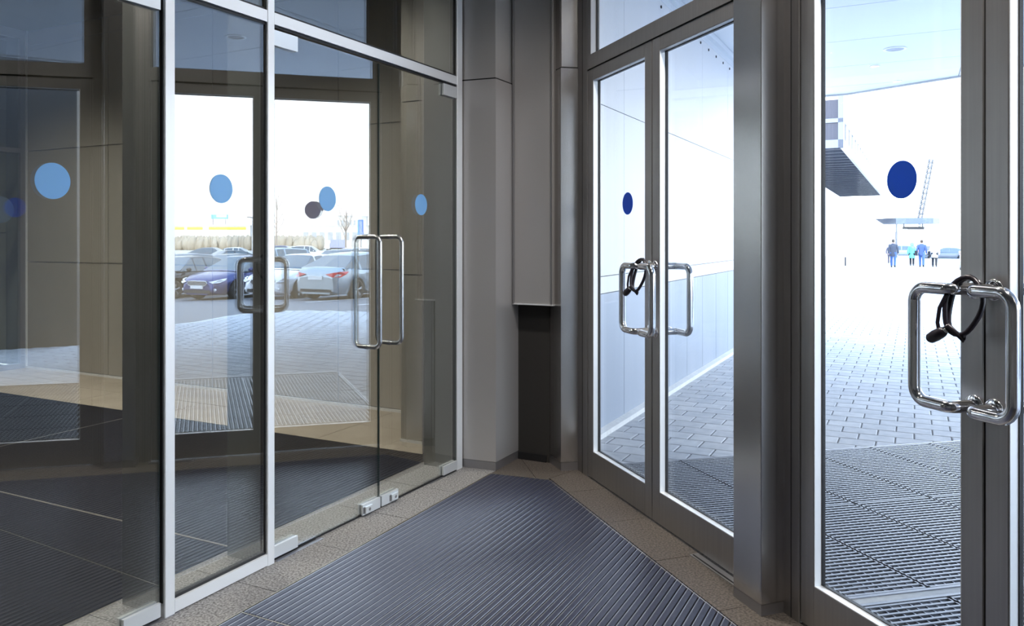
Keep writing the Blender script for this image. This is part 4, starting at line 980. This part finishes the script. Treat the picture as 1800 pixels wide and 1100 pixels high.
# ================================================================= people
def skin_mesh(name, vs, es, rad, mt, parent, sub=1, root=0):
    me = bpy.data.meshes.new(name); me.from_pydata(vs, es, []); o = bpy.data.objects.new(name, me); C.objects.link(o)
    md = o.modifiers.new('s', 'SKIN'); md.use_smooth_shade = True
    for i, r in enumerate(rad):
        sv = me.skin_vertices[0].data[i]; r = r if isinstance(r, tuple) else (r, r); sv.radius = r; sv.use_root = (i == root)
    if sub: sb = o.modifiers.new('b', 'SUBSURF'); sb.levels = sub; sb.render_levels = sub
    dg = bpy.context.evaluated_depsgraph_get(); m2 = bpy.data.meshes.new_from_object(o.evaluated_get(dg)); bpy.data.objects.remove(o)
    m2.materials.clear(); m2.materials.append(mt); m2.polygons.foreach_set('use_smooth', [True]*len(m2.polygons))
    o = bpy.data.objects.new(name, m2); C.objects.link(o); o.parent = parent; return o
def person(x, y, h, label, coat, trou, coat_len=.50, step=.16, hair='short', bag=None, lean=0, group=None, hd=30, skirt=False):
    u_ = iA((x, y))[0]; z = gzc(u_)-.012; k = h/1.75
    e = empty('person', (x, y, z), label=label, cat='person', group=group); e.rotation_euler = (0, 0, -math.radians(hd)); e.scale = (k, k, k)
    s = step
    # x: to the figure's right, y: the way it walks
    J = dict(pel=(0, 0, .93), ch=(0, .02+lean, 1.22), nk=(0, .03+lean, 1.45), hd0=(0, .045+lean, 1.56), hd1=(0, .05+lean, 1.68),
        hl=(-.09, 0, .90), kl=(-.10, s*.9, .50), al=(-.10, s*.7, .09), tl=(-.11, s*.7+.15, .035), hr=(.09, 0, .90), kr=(.10, -s*.2, .49), ar=(.10, -s*1.4, .12), trr=(.11, -s*1.4+.14, .045),
        sl=(-.18, .01+lean, 1.40), el=(-.26, -.06, 1.13), wl=(-.27, .02, .88), fl=(-.27, .05, .78), sr=(.18, .01+lean, 1.40), er=(.26, -.02, 1.13), wr=(.27, .10, .89), frr=(.27, .14, .79))
    N = list(J); ix = {n: i for i, n in enumerate(N)}
    E_ = [('pel', 'ch'), ('ch', 'nk'), ('nk', 'hd0'), ('hd0', 'hd1'), ('pel', 'hl'), ('hl', 'kl'), ('kl', 'al'), ('al', 'tl'), ('pel', 'hr'), ('hr', 'kr'), ('kr', 'ar'), ('ar', 'trr'),
        ('ch', 'sl'), ('sl', 'el'), ('el', 'wl'), ('wl', 'fl'), ('ch', 'sr'), ('sr', 'er'), ('er', 'wr'), ('wr', 'frr')]
    R_ = dict(pel=(.13, .10), ch=(.14, .10), nk=.052, hd0=.078, hd1=.082, hl=.085, kl=.055, al=.04, tl=.032, hr=.085, kr=.055, ar=.04, trr=.032, sl=.055, el=.042, wl=.03, fl=.032, sr=.055, er=.042, wr=.03, frr=.032)
    skin_mesh('body', [J[n] for n in N], [(ix[a], ix[b]) for a, b in E_], [R_[n] for n in N], M['skin'], e)
    # face: nose and ears sit on the head
    f = MB(); f.lathe((0, .128+lean, 1.625), [(.001, .028), (.012, .012), (.016, 0), (.001, -.002)], (0, 1, -.2), 8)
    for sx in (-1, 1): f.lathe((sx*.078, .045+lean, 1.63), [(.001, -.012), (.028, -.004), (.026, .01), (.001, .014)], (sx, 0, 0), 10)
    f.build('face', M['skin'], None); fo = C.objects[-1]; fo.parent = e
    cm_ = coat if not isinstance(coat, str) else M[coat]
    # coat: torso shell with sleeves
    cz = .93-coat_len*.55
    c = MB(); ring = []
    lv = [(cz, .215 if skirt or coat_len > .5 else .18, .15, 0), (.80, .20, .145, 0), (.98, .175, .13, 0), (1.15, .19, .135, lean*.6), (1.30, .205, .135, lean), (1.41, .19, .115, lean), (1.465, .10, .085, lean), (1.49, .075, .075, lean)]
    lv = [l_ for l_ in lv if l_[0] >= cz]; vs = []; sg = 18
    for z_, a_, b_, ly in lv: vs += [(a_*math.cos(2*PI*q/sg), .01+ly+b_*math.sin(2*PI*q/sg), z_) for q in range(sg)]
    c.add(vs, [(i*sg+q, i*sg+(q+1) % sg, (i+1)*sg+(q+1) % sg, (i+1)*sg+q) for i in range(len(lv)-1) for q in range(sg)], 0, True)
    for sd in ('l', 'r'):
        a, b, w_ = Vector(J['s'+sd]), Vector(J['e'+sd]), Vector(J['w'+sd])
        c.tube([a+Vector((0, 0, .01)), a.lerp(b, .5), b, b.lerp(w_, .5), w_], [.078, .066, .060, .054, .048], 12)
    co = c.build('coat', cm_, None); co.parent = e
    t = MB(); 
    for sd, hx in (('l', -1), ('r', 1)):
        hp, kn, an = Vector(J['h'+sd]), Vector(J['k'+sd]), Vector(J['a'+sd])
        t.tube([hp+Vector((0, 0, .04)), hp.lerp(kn, .5), kn, kn.lerp(an, .5), an+Vector((0, 0, .0))], [.115, .095, .072, .064, .058], 12)
    to_ = t.build('trousers', trou if not isinstance(trou, str) else M[trou], None); to_.parent = e
    for sd, tt in (('l', 'tl'), ('r', 'trr')):
        an, to2 = Vector(J['a'+sd]), Vector(J[tt]); sh = MB(); sh.tube([an+Vector((0, -.05, -.045)), an+Vector((0, .02, -.04)), to2, to2+Vector((0, .04, -.005))], [.04, .052, .042, .02], 10)
        so = sh.build('shoe', M['blackp'], None); so.parent = e
    hm_ = MB()
    if hair == 'hood':
        hm_.lathe((0, .035+lean, 1.44), [(.10, 0), (.125, .07), (.135, .17), (.105, .27), (.04, .315), (.001, .32)], (0, -.05, 1), 18); ho = hm_.build('hood', cm_, None); ho.parent = e
        tr_ = MB(); tr_.tube([(.12*math.cos(PI*q/10), .075+lean, 1.60+.15*math.sin(PI*q/10)) for q in range(11)], .022, 8); fo = tr_.build('hood_trim', M['hair'], None); fo.parent = e
    else:
        hm_.lathe((0, .028+lean, 1.575), [(.070, -.01), (.088, .04), (.090, .09), (.070, .145), (.03, .168), (.001, .17)], (0, -.18, 1), 18); ho = hm_.build('hair', M['hair'], None); ho.parent = e
    if bag:
        sx = 1 if bag == 'r' else -1; b = MB()
        b.prism([(sx*.24, -.12), (sx*.40, -.12), (sx*.40, .14), (sx*.24, .14)], .78, 1.05); bo_ = b.build('bag', M['c_black'], None); bo_.parent = e
        st_ = MB().tube([(sx*.31, -.08, 1.04), (sx*.20, -.02, 1.44), (sx*.12, .04, 1.475), (sx*.29, .10, 1.04)], .010, 6); s2 = st_.build('strap', M['c_black'], bo_) if False else st_.build('strap', M['c_black'], None); s2.parent = bo_
    return e
dj = mat('dark_jacket', (.06, .07, .10), .8); jeans = mat('blue_jeans', (.07, .14, .34), .8); bj = mat('blue_jacket', (.035, .075, .22), .7)
aq = mat('aqua_coat', (.16, .62, .60), .8); bl = mat('black_trousers', (.015, .015, .02), .8); wc = mat('white_coat', (.78, .78, .80), .8); gj = mat('grey_jacket', (.10, .09, .13), .8)
person(24.41, 51, 1.80, 'walking man seen from behind in long dark jacket and blue jeans', dj, jeans, .45, .10)
person(27.62, 55, 1.60, 'walking woman in pale aqua coat and black leggings with dark shoulder bag', aq, bl, .62, .06, 'hood', 'r', skirt=True)
person(26.75, 52, 1.78, 'walking man in blue jacket and jeans between aqua coat and white coat', bj, jeans, .38, .14, 'short', 'l')
person(27.80, 52.4, 1.72, 'person in hooded white coat and black trousers, rightmost walker', wc, bl, .55, .06, 'hood', 'l')
person(29.4, 62, 1.5, 'smallest walker in grey jacket, leftmost and farthest away', gj, gj, .35, .18, 'short', 'r', lean=.05)

# ================================================================= cable locks around the door handles
def cable_lock(um, label, sc_=1.0, flip=1):
    e = empty('cable_lock', (*B(um, -.06), 1.33), label=label, cat='lock')
    pts = []
    for k in range(41):      # one and a half turns round the two standoffs
        a = PI*.5+2*PI*k/40*1.55; r = .050+.004*math.sin(k*.7)
        pts.append(P3(B, um+r*math.cos(a)*1.05, -.075+.022*math.sin(a*1.0+k*.02)-.012*(k/40), 1.345+.086*math.sin(a)*sc_))
    lst = Vector(pts[-1])
    pts += [lst+Vector((0, 0, -.02)), Vector(P3(B, um-.020, -.118, 1.285)), Vector(P3(B, um-.052, -.118, 1.262))]
    MB().tube(pts, .0080, 10).build('cable', M['cable'], e)
    p2 = [P3(B, um-.045, -.10, 1.375), P3(B, um-.058, -.112, 1.335), P3(B, um-.062, -.116, 1.29), P3(B, um-.055, -.117, 1.266)]
    MB().tube(p2, .0058, 10).build('cable', M['cable'], e)
    c = Vector(P3(B, um-.058, -.118, 1.255)); ax = Vector((dB[0]*-.8, dB[1]*-.8, -.45)).normalized()
    MB().lathe(c-ax*.03, [(.001, 0), (.012, .002), (.016, .012), (.018, .04), (.016, .062), (.010, .07), (.001, .072)], ax, 16).build('lock_body', M['cable'], e)
    MB().lathe(c-ax*.038, [(.001, 0), (.009, 0), (.009, .012), (.001, .012)], ax, 12).build('lock_collar', M['steelb'], e)
cable_lock(3.051, 'black cable lock looped round the big handles at the right')
cable_lock(.993, 'black cable lock looped round the handles of the door pair near the corner')
